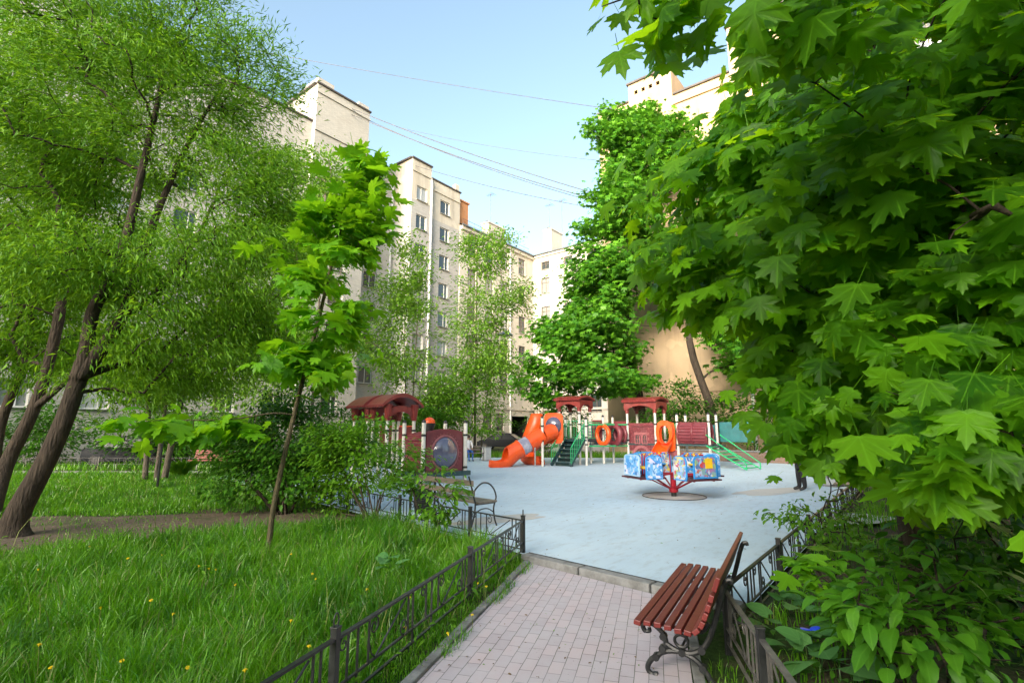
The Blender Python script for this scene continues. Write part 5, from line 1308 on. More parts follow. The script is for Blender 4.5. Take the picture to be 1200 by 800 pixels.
def wood_mb(P, par, cnt, fixed, rtip=.006, expo=.5, nseg=7, rmax=.2):
    mb = MB(); ch = {}
    for i, p in enumerate(par): ch.setdefault(p, []).append(i)
    R = [fixed[i] if fixed[i] is not None else min(rmax, rtip*max(1, cnt[i])**expo) for i in range(len(P))]
    stack = [(None, r) for r in ch.get(-1, [])]
    while stack:
        start, i = stack.pop(); pts = []; rs = []
        if start is not None: pts.append(P[start]); rs.append(min(R[i]*1.15, R[start]))
        while True:
            pts.append(P[i]); rs.append(R[i]); kids = ch.get(i, [])
            if not kids: break
            kids = sorted(kids, key=lambda q: -(1e6 if fixed[q] is not None else cnt[q]))
            for q in kids[1:]: stack.append((i, q))
            i = kids[0]
        if len(pts) > 1:
            big = max(rs) > .05
            rs[-1] = min(rs[-1], rtip)*.6 if len(pts) > 2 or True else rs[-1]
            mb.tube(pts, rs, nseg if big else 4, caps=big)
    return mb
def plant(name, label, cat, base, trunks, ells, n_att, leaf, mat, n_leaf, size, clus, seed, bark='bark', mode='spread', droop=.5, group=None, flat=.6, rtip=.006, expo=.5, rmax=.2, stem='trunk', crown='crown', szvar=.35, shell=.55, att=None, nseg=8, seg=3):
    rng = np.random.default_rng(seed); base = Vector(base)
    t = thing(name, label, cat, base, 0, group); b = np.array(base)
    A = sample_ell(ells, n_att, rng, shell) if att is None else np.asarray(att)
    P, par, cnt, fixed, tips = skeleton(trunks, A, rng, seg)
    mbw = wood_mb([p-b for p in P], par, cnt, fixed, rtip, expo, nseg, rmax)
    mbw.build(stem, M[bark], t, smooth=True, angle=180)
    Pn = np.array(P); tip = np.array(tips); pr = np.array([par[i] if par[i] >= 0 else i for i in tip])
    wgt = rng.random(len(tip))**.6+.15; pick = rng.choice(len(tip), n_leaf, p=wgt/wgt.sum())
    tdir = norm(Pn[tip]-Pn[pr]+1e-6); cen = Pn[tip].mean(axis=0)
    back = rng.random(n_leaf)**1.5
    pos = Pn[tip[pick]]*(1-back[:,None]*.6)+Pn[pr[pick]]*(back[:,None]*.6)
    g = rng.normal(size=(n_leaf,3)); g[:,2] *= flat; pos = pos+g*clus*.5
    out = norm(pos-cen); up = np.array([0,0,1.0]); rnd = rng.normal(size=(n_leaf,3))
    if mode == 'spread':      # blades roughly level, tips outwards and drooping
        T = norm(out*np.array([1,1,.25])*.8+tdir[pick]*.5+rnd*.45)+np.array([0,0,-droop]); N_ = norm(up*1.0+out*.45+rnd*.38)
    elif mode == 'hang':      # big blades hanging like shingles, faces turned to the light outside
        T = norm(out*np.array([1,1,0])*.55+rnd*.40+np.array([0,0,-droop])); N_ = norm(out*.75+up*.8+rnd*.40)
    elif mode == 'face':      # blades hanging face outwards, tips down
        out = norm(pos-(cen+np.array([.6,2.6,0])))
        T = norm(out*np.array([1,1,0])*.35+rnd*.38+np.array([0,0,-.85])); N_ = norm(out*np.array([1,1,.6])*.95+up*.50+rnd*.36)
    elif mode == 'willow':
        T = norm(tdir[pick]*.5+out*.35+rnd*.75+np.array([0,0,-droop])); N_ = norm(up*.5+rnd)
    else:
        T = norm(out*.6+up*.2+rnd*.8); N_ = norm(up*.7+rnd*.7)
    S = size*(1+szvar*(rng.random(n_leaf)*2-1))
    me = leaves_mesh(crown, M[mat], leaf, pos-b, T, N_, S, rng)
    link(crown, me, t); return t
def tp(*pts): return [(at(x, y, Y), r) for x, y, Y, r in pts]
def el(px, py, Y, rx, ry, rz, w=1.0): return (at(px, py, Y), (rx, ry, rz), w)
# ---- big willow on the left
wb = G(25,628)
plant('willow_tree', 'big narrow-leaved willow on the left with a thick dark leaning trunk standing on bare earth', 'tree', wb,
  [[(wb-Vector((.06,0,.15)),.28)]+tp((18,608,9.2,.19),(54,540,9.25,.15),(78,485,9.3,.142),(92,443,9.3,.135)),
   tp((92,443,9.3,.14),(101,410,9.3,.12),(109,365,9.3,.105),(131,324,9.35,.095),(148,279,9.4,.085),(163,215,9.4,.07),(178,150,9.4,.055),(190,95,9.4,.04),(196,40,9.4,.025)),
   tp((92,443,9.3,.14),(124,402,9.4,.12),(144,369,9.5,.10),(157,327,9.6,.085),(169,294,9.7,.085),(190,235,9.8,.06),(225,160,9.9,.045),(255,110,9.9,.025)),
   tp((144,369,9.5,.09),(176,350,9.6,.07),(210,309,9.7,.05),(235,270,9.7,.03)),
   tp((92,443,9.3,.08),(130,430,9.7,.06),(180,417,10.1,.045),(215,388,10.4,.03))],
  [el(200,120,9.6,1.9,1.8,1.9),el(255,330,9.5,1.35,1.6,1.45),el(90,110,9.8,2.0,2.0,2.2),el(150,0,9.2,2.3,1.8,1.5),el(75,310,9.0,1.3,1.3,.8,1.4),el(285,90,9.3,.95,1.2,1.05),el(180,440,10.6,1.7,1.4,.65),el(290,215,9.5,.9,1.2,.9),el(20,200,9.6,1.4,1.6,2.0),el(310,300,9.6,.9,1.3,1.3,1.3),el(322,215,9.6,.5,.9,.8,1.3),el(230,400,10.2,1.5,1.4,.9),el(310,400,10.2,.8,1.1,.7)],
  680, NARROW, 'willow', 118000, .128, .52, 11, 'bark', 'willow', .22, rtip=.007, expo=.42, rmax=.07, nseg=12)
wb2 = G(-14,606)
plant('willow_tree', 'second willow with a thinner leaning trunk, just left of the big one', 'tree', wb2,
  [[(wb2-Vector((0,0,.1)),.19)]+tp((7,545,11.6,.145),(37,485,11.7,.125),(56,429,11.8,.11),(69,372,11.9,.115),(75,335,12,.09),(95,250,12,.06)),
   tp((37,480,11.7,.09),(62,460,11.7,.07),(88,437,11.8,.05))],
  [el(-10,300,12,2.4,2.0,2.4),el(80,240,12.5,2.2,1.8,2.6),el(30,120,12.5,2.6,2,2.4),el(40,420,13,1.9,1.5,.9)], 260, NARROW, 'willow', 40000, .17, .6, 12, 'bark', 'willow', .35, rtip=.008, expo=.42, rmax=.06)
wb3 = G(-12,588)
plant('willow_tree', 'slender dark-stemmed willow behind the other two at the left edge of the photo', 'tree', wb3,
  [[(wb3-Vector((0,0,.1)),.16)]+tp((0,500,13.5,.12),(26,429,13.6,.105),(36,372,13.7,.085),(45,300,13.8,.05))],
  [el(20,330,14,2.0,1.8,2.2),el(60,400,14.5,1.6,1.5,1.2)], 110, NARROW, 'willow', 14000, .18, .55, 13, 'bark', 'willow', .35, rtip=.008, expo=.42, rmax=.05)
# ---- young maple on the lawn
yb = G(313,657)
plant('young_maple', 'slender young maple with a thin leaning stem rising from the tall left lawn grass', 'tree', yb,
  [[(yb-Vector((0,0,.05)),.045)]+tp((316,630,7.6,.040),(323,580,7.55,.036),(346,480,7.5,.031),(372,380,7.45,.028),(391,300,7.4,.022),(407,240,7.4,.016),(428,185,7.4,.008)),
   tp((344,486,7.5,.016),(320,484,7.3,.013),(280,490,7.1,.010),(240,492,6.9,.008),(190,492,6.8,.005))],
  [el(425,205,7.4,.42,.45,.32,1.2),el(405,255,7.4,.66,.55,.45,1.5),el(420,300,7.4,.45,.5,.25),el(395,375,7.4,.55,.5,.42),el(360,330,7.3,.38,.4,.35),el(345,420,7.3,.42,.4,.32),el(390,440,7.4,.45,.5,.22),el(225,500,6.85,1.02,.45,.10,1.6),el(330,300,7.5,.35,.3,.25)],
  110, MAPLE, 'maple_young', 900, .22, .30, 21, 'barkyoung', 'spread', .45, rtip=.0035, expo=.45, rmax=.02, szvar=.35)
# ---- big maple behind the play structure
mbp = UV(32.0,14.2)
plant('maple_tree', 'tall dense maple standing behind the play structure in front of the ochre house', 'tree', mbp,
  [[(mbp,.34),(mbp+Vector((0,0,3)),.28)]+tp((738,400,33.5,.24),(735,320,33.5,.20),(732,240,33.5,.14),(735,160,33.5,.08))],
  [el(738,165,33.5,2.3,2.4,2.6),el(724,235,33.3,2.3,2.8,2.6),el(715,320,32.8,3.0,3.0,2.5),el(668,410,31.8,3.0,2.4,2.2),el(700,440,31.5,3.6,2.4,1.2),el(770,290,33,2.6,2.6,3.0),el(780,180,33,2.6,2.4,2.6),el(640,450,31.2,1.7,1.6,1.1),el(690,380,32,3.0,2.4,1.9),el(700,340,32.6,2.4,2.4,1.8),el(730,420,32.5,1.7,1.6,1.4),el(740,450,32,1.6,1.6,.7),el(705,265,33,1.5,2,2.0),el(712,150,33.3,1.5,1.6,1.8)],
  400, MAPLE_LO, 'maple_mid', 36000, .27, .85, 31, 'bark', 'hang', .55, rtip=.018, expo=.42, rmax=.16)
mb2 = UV(32.0,9.6)
plant('maple_tree', 'dark-trunked maple in the bed behind the orange panel, its crown merging behind the foreground leaves', 'tree', mb2,
  [[(mb2,.28),(mb2+Vector((0,0,2.5)),.24)]+tp((808,400,30.5,.2),(815,330,30.5,.15),(830,240,30.5,.08))],
  [el(840,310,30.5,3.6,3,4.0),el(870,400,30,3,2.5,2.2),el(880,200,31,3.6,3,3)], 160, MAPLE_LO, 'maple_mid', 12000, .30, .95, 32, 'bark', 'hang', .55, rtip=.018, expo=.42, rmax=.14)
# ---- sparse trees in front of the grey block
def sparse(label, base, px, Yb, ells, n, seed, stems, size=.23, mat='ash'):
    b = Vector(base); tr = []
    for dx, top, r in stems: tr.append([(b+Vector((dx*.3,0,-.1)),r),(b+Vector((dx*.5,.1,2.5)),r*.8),(b+Vector((dx,.1,top*.6)),r*.55),(b+Vector((dx*1.5,.2,top)),r*.2)])
    return plant('birch_tree' if False else 'slender_tree', label, 'tree', b, tr, ells, 170, OVAL_LO, mat, n, size, .95, seed, 'barkgrey', 'spread', .12, rtip=.012, expo=.42, rmax=.09)
sa = G(478,535.5); Ya = sa.y
sparse('slender pale-leaved tree with several thin stems in front of the grey brick block', (sa.x,sa.y,0), 478, Ya,
  [el(482,310,Ya,1.3,1.3,2.4),el(485,370,Ya,1.5,1.4,2.0),el(470,430,Ya,2.2,1.6,1.9),el(440,410,Ya,1.5,1.3,1.5),el(475,490,Ya,2.4,1.6,1.0),el(455,360,Ya,1.6,1.3,2.0)], 13500, 41, [(-.5,13,.055),(.3,14,.07),(.9,11,.05)])
sb_ = G(556,535.5); Yb = sb_.y
sparse('taller open-crowned tree with yellow-green top in front of the cream house corner', (sb_.x,sb_.y,0), 556, Yb,
  [el(570,295,Yb,2.2,1.8,1.8),el(568,350,Yb,2.1,1.8,2.0),el(600,350,Yb,1.5,1.4,1.3),el(560,420,Yb,2.2,1.8,2.0),el(595,440,Yb,1.5,1.5,1.5),el(545,280,Yb,1.0,1.0,1.0),el(560,390,Yb,2.4,1.8,2.2)], 13000, 42, [(0,15,.10),(1.2,12,.055)])
sc_ = G(512,537)
sparse('thin many-stemmed sapling between the slender tree and the open-crowned tree', (sc_.x,sc_.y,0), 512, sc_.y, [el(515,455,sc_.y,1.3,1.2,1.2),el(515,480,sc_.y,1.7,1.3,1.2)], 4200, 43, [(0,5.5,.045),(.5,5,.04)])
# left background tree seen under the willow
lb = Vector((-10.5,27,0))
sparse('leafy light tree at the left facade seen through the willow branches', lb, 0, 27, [el(330,380,28,2.6,2,2.6),el(300,450,27,2.6,2,1.6),el(370,420,28,2.0,1.8,2.0),el(390,230,30,2.0,2,2.4),el(375,290,30,2.2,2,2.4),el(345,215,29,2.0,2,2.4),el(400,205,29.5,1.5,1.6,1.6),el(330,290,29,2.2,2,2.6)], 25000, 44, [(0,14,.10),(.8,12,.07),(-1.0,10,.06)], .2)
lb2 = Vector((-12.5,18.5,0))
sparse('bright low-crowned tree behind the bare earth, filling the gap under the willow crown', lb2, 0, 18, [el(200,420,18.5,3.0,2.2,1.5),el(120,390,18.5,2.4,2.2,1.8),el(280,400,19,2.0,2,1.8),el(240,340,19,2.4,2,1.8),el(310,330,20,1.6,1.6,2.2),el(160,300,19,2.4,2,2.0)], 22000, 45, [(-1.2,8,.10),(1.0,9,.11),(0,6,.07)], .17)
# ---- bushes
def bush(label, base, ells, n, leaf, mat, size, seed, n_att=90, clus=.5, mode='spread', group=None, bark='bark', nst=6, name='bush', r0=.022):
    rng = random.Random(seed); b = Vector(base); tr = []
    for i in range(nst):
        a = 2*PI*i/nst+rng.random(); r = rng.uniform(.1,.35); e = ells[i%len(ells)][0]; d = Vector(e)-b
        p0 = b+Vector((r*math.cos(a)*.5, r*math.sin(a)*.5, -.05)); tr.append([(p0,r0),(p0+d*.3+Vector((0,0,.05)),r0*.8),(p0+d*.6,r0*.5)])
    return plant(name, label, 'bush', b, tr, ells, n_att, leaf, mat, n, size, clus, seed, bark, mode, .35, rtip=.0045, expo=.42, rmax=.03, stem='stems', crown='foliage', group=group)
bb_ = G(330,602)
bush('broad dark green bush with black stems between the bare earth and the left fence', bb_, [el(320,515,11.9,1.25,1.1,.75),el(375,520,12.2,.95,.9,.75),el(300,560,11.6,1.0,.8,.55),el(350,560,11.6,.9,.8,.6),el(265,530,12,.55,.7,.45),el(345,475,12.3,.8,.8,.5)], 9500, OVAL_LO, 'bushdk', .12, 51, 150, .42, nst=14, r0=.03)
sb2 = G(437,612)
bush('light green bush growing through the left fence in front of the toy train', sb2, [el(415,515,11.0,.75,.55,.40),el(455,545,10.6,.75,.5,.50),el(400,555,11.2,.7,.5,.5),el(385,590,11.3,.5,.5,.4),el(395,525,11.2,.7,.5,.55)], 7000, OVAL_LO, 'bushlt', .105, 52, 110, .32, nst=9)
sb3 = G(512,640)
bush('thin shrub with light oval leaves at the left fence before the grey bench', sb3, [el(505,560,9.1,.42,.3,.22),el(475,570,9.3,.35,.3,.2),el(535,575,9.0,.32,.25,.22),el(512,600,8.9,.28,.25,.3)], 620, OVAL, 'bushlt', .11, 53, 60, .18, nst=5, r0=.01)
# background bushes on the left and at the far side
bg = [((-17.5,25),[(-18,25,1.3,2.0,1,1.4),(-16,25.5,1.4,1.8,1,1.3)],'bushdk','dark bush in front of the parked car at the far left'),
      ((-23,25.5),[(-23,25.5,1.5,2.4,1.2,1.7)],'bushdk','dark bush at the left edge beyond the lawn, under the pale wall'),
      ((-13.2,26),[(-13.2,26,1.2,1.6,1,1.3)],'bushdk','dark bush right of the parked car behind the far footpath'),
      ((-9.0,25),[(-9,25,1.5,1.9,1.2,1.6),(-6.8,25.6,1.3,1.6,1.2,1.4)],'bushdk','round bush beyond the faded red bench'),
      ((-28,29),[(-28,29,2.4,3.2,1.5,2.5)],'bushlt','tall light bush against the pale facade at the far left'),
      ((-19,30),[(-19,30,2.6,3.0,1.5,2.6)],'bushlt','tall light bush behind the parked car at the far left')]
for i, ((x,y),es,m_,lab) in enumerate(bg):
    bush(lab, (x,y,0), [((a,b_,c),(rx,ry,rz)) for a,b_,c,rx,ry,rz in es], 4200, OVAL_LO, m_, .2, 60+i, 90, .6)
def pbush(lab, px, py, Y, es, m_, n, size, seed, name='bush', leaf=None, **k):
    c = at(px, py, Y); bush(lab, (c.x,c.y,0), [el(*e) for e in es], n, leaf or OVAL_LO, m_, size, seed, name=name, **k)
pbush('dense bush behind the seated person at the far left of the playground', 540, 500, 33, [(525,490,33,2.2,1.4,1.8),(565,480,33.5,2.2,1.4,2.2),(545,450,34,2.0,1.5,1.8)], 'bushlt', 6500, .20, 71, clus=.7)
pbush('dense bush between the toy train roofs and the grey brick block', 480, 505, 31, [(470,500,31,2.4,1.4,1.6),(505,510,31,1.6,1.2,1.4),(440,500,32,1.8,1.4,1.8)], 'bushdk', 5000, .20, 72, clus=.7)
pbush('round bush behind the left tower roof of the play structure', 640, 500, 33.5, [(640,500,33.5,1.6,1.2,1.3),(665,490,33.5,1.6,1.2,1.5)], 'bushdk', 3000, .2, 73, clus=.6)
pbush('bush behind the maroon barrel tunnel', 790, 480, 31.5, [(795,470,31.5,1.6,1.1,1.5),(825,485,31.5,1.8,1.1,1.4),(770,495,31.6,1.0,.9,1.0)], 'bushdk', 4200, .22, 74, clus=.6)
pbush('bush at the right end of the play structure behind the green ramp', 880, 495, 30.5, [(880,490,30.5,2.0,1.2,1.6),(930,500,30,1.8,1.2,1.3)], 'bushdk', 4200, .22, 75, clus=.6)
pbush('yellow-leaved shrub in the bed beyond the right iron bench', 985, 514, 24, [(985,512,24,1.1,.8,.8),(970,520,24,.7,.6,.5)], 'yellowleaf', 1700, .16, 76, clus=.4)
pbush('tall dark shrub at the right beyond the far fence', 1080, 440, 15, [(1070,420,15,2.2,1.5,2.2),(1130,470,14,1.8,1.4,1.6),(1040,330,15,2.0,1.6,2.2)], 'bushdk', 7000, .18, 77, clus=.6)
pbush('broad dark shrub at the right edge of the photo behind the maple leaves', 1190, 520, 9, [(1190,500,9,1.6,1.2,1.4),(1240,400,9,1.6,1.2,1.8),(1120,560,9.5,1.2,1.0,.7)], 'bushdk', 6500, .14, 78, clus=.5)
# ---- foreground maple on the right
fb = Vector((3.75,5.0,0))
plant('maple_tree', 'foreground maple filling the right of the photo with big lobed leaves', 'tree', fb,
  [[(fb-Vector((0,0,.1)),.17),(fb+Vector((-.05,-.1,1.0)),.145),(Vector((3.55,4.7,2.0)),.125),(Vector((3.4,4.4,3.0)),.10),(Vector((3.2,4.1,4.2)),.07),(Vector((3.0,3.8,5.4)),.04)],
   [(Vector((3.55,4.7,2.0)),.06),(Vector((2.9,4.3,2.3)),.045),(Vector((2.2,4.2,2.5)),.03)],
   [(Vector((3.4,4.4,3.0)),.06),(Vector((2.6,3.9,3.6)),.04),(at(900,-90,3.0),.022),(at(830,-50,2.6),.012),(at(765,-15,2.4),.007),(at(705,8,2.35),.003)],
   [(Vector((3.4,4.4,3.0)),.055),(Vector((3.0,3.4,3.1)),.04),(Vector((2.4,2.4,2.9)),.02)],
   [(Vector((3.55,4.7,1.7)),.045),(Vector((2.9,3.6,1.6)),.03),(Vector((2.2,2.5,1.5)),.015)]],
  [el(1110,150,3.4,1.2,.9,1.05,1.3),el(975,320,4.0,.95,.9,.72,1.2),el(850,215,4.5,.52,.8,.52,1.3),el(815,300,4.5,.46,.7,.55,1.4),el(800,240,4.7,.42,.6,.5,1.2),el(870,400,4.4,.42,.6,.5,1.2),el(900,452,4.3,.45,.5,.28,1.2),el(1090,420,3.3,.75,.8,.6,1.2),el(1150,330,3.0,.8,.8,.8),el(985,465,3.9,.45,.4,.24),el(1085,470,2.8,.24,.3,.14,5),el(1175,505,2.3,.28,.3,.10,5),el(965,40,2.3,.30,.35,.18,8),el(1110,580,4.6,.5,.4,.22,.6),el(1000,200,3.0,.5,.5,.5),el(1180,100,2.6,.5,.5,.5),el(895,140,4.3,.42,.6,.38,1.4),el(870,95,4.4,.26,.5,.22,1.4),el(1150,-170,3.6,1.6,1.3,.9),el(1350,150,3.4,.9,1.2,1.4),el(1250,-60,2.4,.7,.8,.6),el(1040,-150,3.2,.8,.8,.45),el(1330,420,3.2,.7,1,.9),el(790,5,2.4,.24,.15,.06,20),el(940,500,4.0,.20,.25,.11,9),el(1005,512,3.9,.26,.25,.11,7),el(1075,535,3.7,.30,.3,.12,5),(Vector((3.4,.7,3.0)),(1.2,.9,1.3),.6),(Vector((2.7,.1,4.7)),(1.6,.9,.7),.6),(Vector((4.9,2.0,2.6)),(.9,1.1,1.6),.6),(Vector((3.1,.5,1.5)),(.9,.8,.6),.6)],  # leaf masses outside the view are added to this list to shade the crown
  620, MAPLE, 'maple_near', 8200, .172, .30, 81, 'bark', 'face', .62, rtip=.003, expo=.45, rmax=.03, szvar=.40, flat=.8)
# a second, more shaded maple behind it closes the view on the right
sbm = Vector((8.2,7.2,0))
plant('maple_tree', 'shaded maple behind the foreground maple at the right edge, mostly dark', 'tree', sbm,
  [[(sbm,.22),(sbm+Vector((-.1,0,2.2)),.19),(sbm+Vector((-.3,-.2,4.5)),.13),(sbm+Vector((-.5,-.3,7.5)),.05)]],
  [el(1000,380,7.5,1.4,1.3,1.3),el(1100,250,7.5,2.0,1.5,2.2),el(980,180,7.5,1.1,1.2,1.2),el(1150,440,7,1.7,1.3,1.3),el(1060,60,7.5,1.8,1.5,1.6),el(930,290,7.8,.9,1.0,1.0)], 150, MAPLE_LO, 'maple_near', 6500, .21, .55, 82, 'bark', 'hang', .6, rtip=.006, expo=.45, rmax=.08)
# ---- low plants at the right fence
d1 = G(1075,805)
bush('low shrub with large pointed oval leaves at the lower right corner', d1, [el(1070,700,3.5,.42,.3,.30),el(1020,730,3.35,.30,.25,.18),el(1110,740,3.2,.35,.3,.2),el(1060,770,3.0,.26,.22,.14),el(1150,700,3.4,.3,.3,.25),el(1000,700,3.9,.22,.25,.14)], 400, OVAL, 'dogwood', .15, 91, 70, .20, nst=7, r0=.008, name='oval_leaved_shrub')
d2 = G(1135,760); 
bush('dark oval-leaved shrub at the right edge behind the low shrub', d2, [el(1150,650,4.4,.5,.4,.35),el(1095,655,4.6,.4,.4,.26),el(1190,720,3.9,.4,.4,.4)], 620, OVAL, 'bushdk', .14, 92, 60, .25, nst=6, r0=.01, name='oval_leaved_shrub')
d3 = G(985,715)
bush('maple seedling with pale green leaves leaning over the right fence', d3, [el(955,668,4.9,.26,.22,.14),el(990,650,5.1,.28,.2,.14),el(985,690,4.7,.22,.2,.12)], 48, MAPLE, 'maple_young', .15, 93, 18, .16, nst=3, r0=.006, name='maple_seedling')
d4 = G(960,650)
bush('small-leaved shrub spilling over the right fence towards the playground', d4, [el(945,606,7.2,.40,.3,.14),el(915,600,7.3,.28,.25,.10),el(975,625,6.6,.35,.3,.2),el(945,590,7.8,.3,.3,.15),el(985,600,7.5,.4,.3,.25)], 620, OVAL, 'bushlt', .08, 94, 60, .16, nst=5, r0=.007)
# burdock rosettes
def rosette(label, base, n, size, seed, mat='burdock', tm=None, hgt=.22):
    rng = np.random.default_rng(seed); t = thing('burdock', label, 'plant', base)
    a = rng.random(n)*2*PI; e = np.radians(rng.uniform(15,55,n)); T = np.column_stack([np.cos(a)*np.cos(e), np.sin(a)*np.cos(e), np.sin(e)*.45-.1])
    S = size*rng.uniform(.7,1.2,n); Pz = np.column_stack([np.cos(a)*S*.75, np.sin(a)*S*.75, hgt*rng.uniform(.5,1.3,n)])
    N_ = np.array([0,0,1.0])+rng.normal(size=(n,3))*.25
    link('leaves', leaves_mesh('leaves', M[mat], tm or BURD, Pz, T, N_, S, rng), t)
    return t
rosette('burdock with broad soft leaves just right of the worn fence post', G(925,768), 9, .22, 101)
rosette('burdock with broad leaves at the bottom edge beside the blue scrap', G(965,800), 9, .24, 102)
rosette('small burdock between the far fence panel and the maple seedling', G(930,725), 8, .2, 103)
rosette('burdock clump among the tall grass left of the path fence', G(455,690), 8, .17, 104, hgt=.3)
# white-limed sapling and its leafy sucker
ws = G(196,562)
t = thing('sapling', 'thin sapling with a white-limed stem standing on the left lawn', 'tree', ws)
mb = MB(); mb.tube([(0,0,-.05),(.01,0,1.25),(.0,.02,2.2)], [.032,.028,.02], 8); mb.build('trunk', M['barkgrey'], t, smooth=True)
mb = MB(); mb.tube([(0,0,.02),(.008,0,.85)], .036, 8); mb.build('lime_band', M['white_lime'], t, smooth=True)
rng = np.random.default_rng(5); n = 160; P_ = np.column_stack([rng.normal(0,.35,n), rng.normal(0,.35,n), 2.2+rng.normal(0,.3,n)]); link('crown', leaves_mesh('crown', M['bushlt'], OVAL_LO, P_, rng.normal(size=(n,3)), np.array([0,0,1.])+rng.normal(size=(n,3))*.5, np.full(n,.16), rng), t)
rng = np.random.default_rng(6); t = thing('fern_clump', 'bright green clump of upright leaves at the foot of the white-limed sapling', 'plant', ws+Vector((.1,.5,0)))
n = 90; a = rng.random(n)*2*PI; T = np.column_stack([np.cos(a)*.5, np.sin(a)*.5, rng.uniform(.6,1.3,n)]); link('leaves', leaves_mesh('leaves', M['bushlt'], [oval(.22,3,.5,.3,0)], np.column_stack([np.cos(a)*.1,np.sin(a)*.1,np.zeros(n)]), T, np.column_stack([-np.cos(a),-np.sin(a),np.full(n,.5)]), rng.uniform(.5,.95,n), rng), t)
# ------------------------------------------------------------------ grass
def inside(poly, X, Y):
    poly = [(p[0],p[1]) for p in poly]; r = np.zeros(len(X), bool); j = len(poly)-1
    for i in range(len(poly)):
        xi, yi = poly[i]; xj, yj = poly[j]
        c = ((yi > Y) != (yj > Y)) & (X < (xj-xi)*(Y-yi)/(yj-yi+1e-12)+xi); r ^= c; j = i
    return r
def scatter_density(poly, n, rng, power=1.0, near=2.0):
    """points on the ground, denser close to the camera (they show larger there)"""
    xs = [p[0] for p in poly]; ys = [p[1] for p in poly]; out = []
    need = n
    while need > 0:
        X = rng.uniform(min(xs), max(xs), n*3); Y = rng.uniform(min(ys), max(ys), n*3)
        d = np.hypot(X, Y); k = rng.random(len(X)) < np.clip((near/np.maximum(d,.5))**power, 0, 1)
        k &= inside(poly, X, Y); q = np.column_stack([X[k], Y[k]])[:need]; out.append(q); need -= len(q)
    return np.vstack(out)
def nz(X, Y, f, s=0): return (np.sin(X*f*1.3+s)+np.sin(Y*f*1.7+1.3*s+.5)+np.sin((X+Y)*f*.9+2.1*s)+np.sin((X-Y)*f*2.3+s*.7))/4
def blades(name, pts, hgt, wid, mat, rng, z0=0.0, lean=.55):
    n = len(pts); a = rng.random(n)*2*PI; h = hgt*rng.uniform(.45,1.25,n); ln = h*rng.uniform(.15,1.0,n)*lean; w = wid*rng.uniform(.6,1.4,n)
    dx, dy = np.cos(a), np.sin(a); b = rng.random(n)*PI; sx, sy = np.cos(b)*w, np.sin(b)*w
    V = np.zeros((n,7,3)); 
    for i, (f, lf, wf) in enumerate(((0,0,1.0),(.45,.18,.95),(.80,.55,.65))):
        for s, q in ((-1,0),(1,1)):
            V[:,i*2+q,0] = pts[:,0]+dx*ln*lf+s*sx*wf; V[:,i*2+q,1] = pts[:,1]+dy*ln*lf+s*sy*wf; V[:,i*2+q,2] = z0+h*f*(1-.12*lf)
    V[:,6,0] = pts[:,0]+dx*ln; V[:,6,1] = pts[:,1]+dy*ln; V[:,6,2] = z0+h*rng.uniform(.72,1.0,n)
    f = np.array([(0,1,3),(0,3,2),(2,3,5),(2,5,4),(4,5,6)]); F = (f[None]+(np.arange(n)*7)[:,None,None]).reshape(-1,3)
    return np_mesh(name, V.reshape(-1,3), F, mat)
rng = np.random.default_rng(77)
pathL = lambda y: along(PL0, y)-PN*.05
lawn = [pathL(-1.5), pathL(7.1), FENCE_A+Vector((.02,-.25,0)), FENCE_A-LN*.08, FENCE_A+LDIR*10-LN*.08, Vector((-7.5,21.5,0)), Vector((-32,21.5,0)), Vector((-14,8,0)), Vector((-7,1.0,0)), Vector((-3,-1.5,0))]
def make_grass(poly, n, hgt, wid, power, near, keep=None):
    q = scatter_density(poly, n, rng, power, near)
    if keep is not None: q = q[keep(q)]
    d = np.hypot(q[:,0], q[:,1]); return q, d
def keep_lawn(q):
    m = nz(q[:,0], q[:,1], 1.9, 1.0)*.30
    ina = inside(DIRT, q[:,0]+m*.8, q[:,1]+m*.5)|inside(DIRT2, q[:,0]+m*.5, q[:,1]+m*.3)
    # thin, trodden grass at the foot of the dark bush
    shade = np.hypot((q[:,0]-bb_.x)/2.2, (q[:,1]-bb_.y)/1.2) < 1
    tr = np.hypot(q[:,0]-wb.x, q[:,1]-wb.y) < .45
    return (~ina | (rng.random(len(q)) < .10)) & (~shade | (rng.random(len(q)) < .25)) & ~tr
q, d = make_grass(lawn, 190000, .3, .006, 1.15, 2.6, keep_lawn)
clump = .62+.42*nz(q[:,0], q[:,1], 2.6, 2.0)+.28*nz(q[:,0], q[:,1], 7.0, .4)
edge = np.minimum(1, np.maximum(.25, np.abs((q[:,0]-(PL0.x+PD.x/PD.y*(q[:,1]-PL0.y))))/.55))
inD = inside(DIRT, q[:,0], q[:,1]) | inside(DIRT2, q[:,0], q[:,1])
far = np.where(q[:,1] > 11.5, .62, 1.0)
def grown(poly, k):
    c = np.mean(np.array(poly), axis=0); return [(c[0]+(p[0]-c[0])*k, c[1]+(p[1]-c[1])*k) for p in poly]
nearD = inside(grown(DIRT,1.25), q[:,0], q[:,1]) | inside(grown(DIRT2,1.35), q[:,0], q[:,1])
hg = .45*np.clip(clump, .30, 1.2)*np.where(inD, .20, np.where(nearD, .5, 1.0))*edge*far
tag(link('grass', blades('grass', q, hg, .0022*(1+d*.17), M['grass'], rng, lean=.8)), kind='stuff')
q2, d2_ = make_grass(lawn, 1300, .5, .003, 1.1, 2.6, keep_lawn)
tag(link('grass_stems', blades('grass_stems', q2, .46+.08*nz(q2[:,0],q2[:,1],3.), .0022*(1+d2_*.10), M['grassdry'], rng, lean=.5)), kind='stuff')
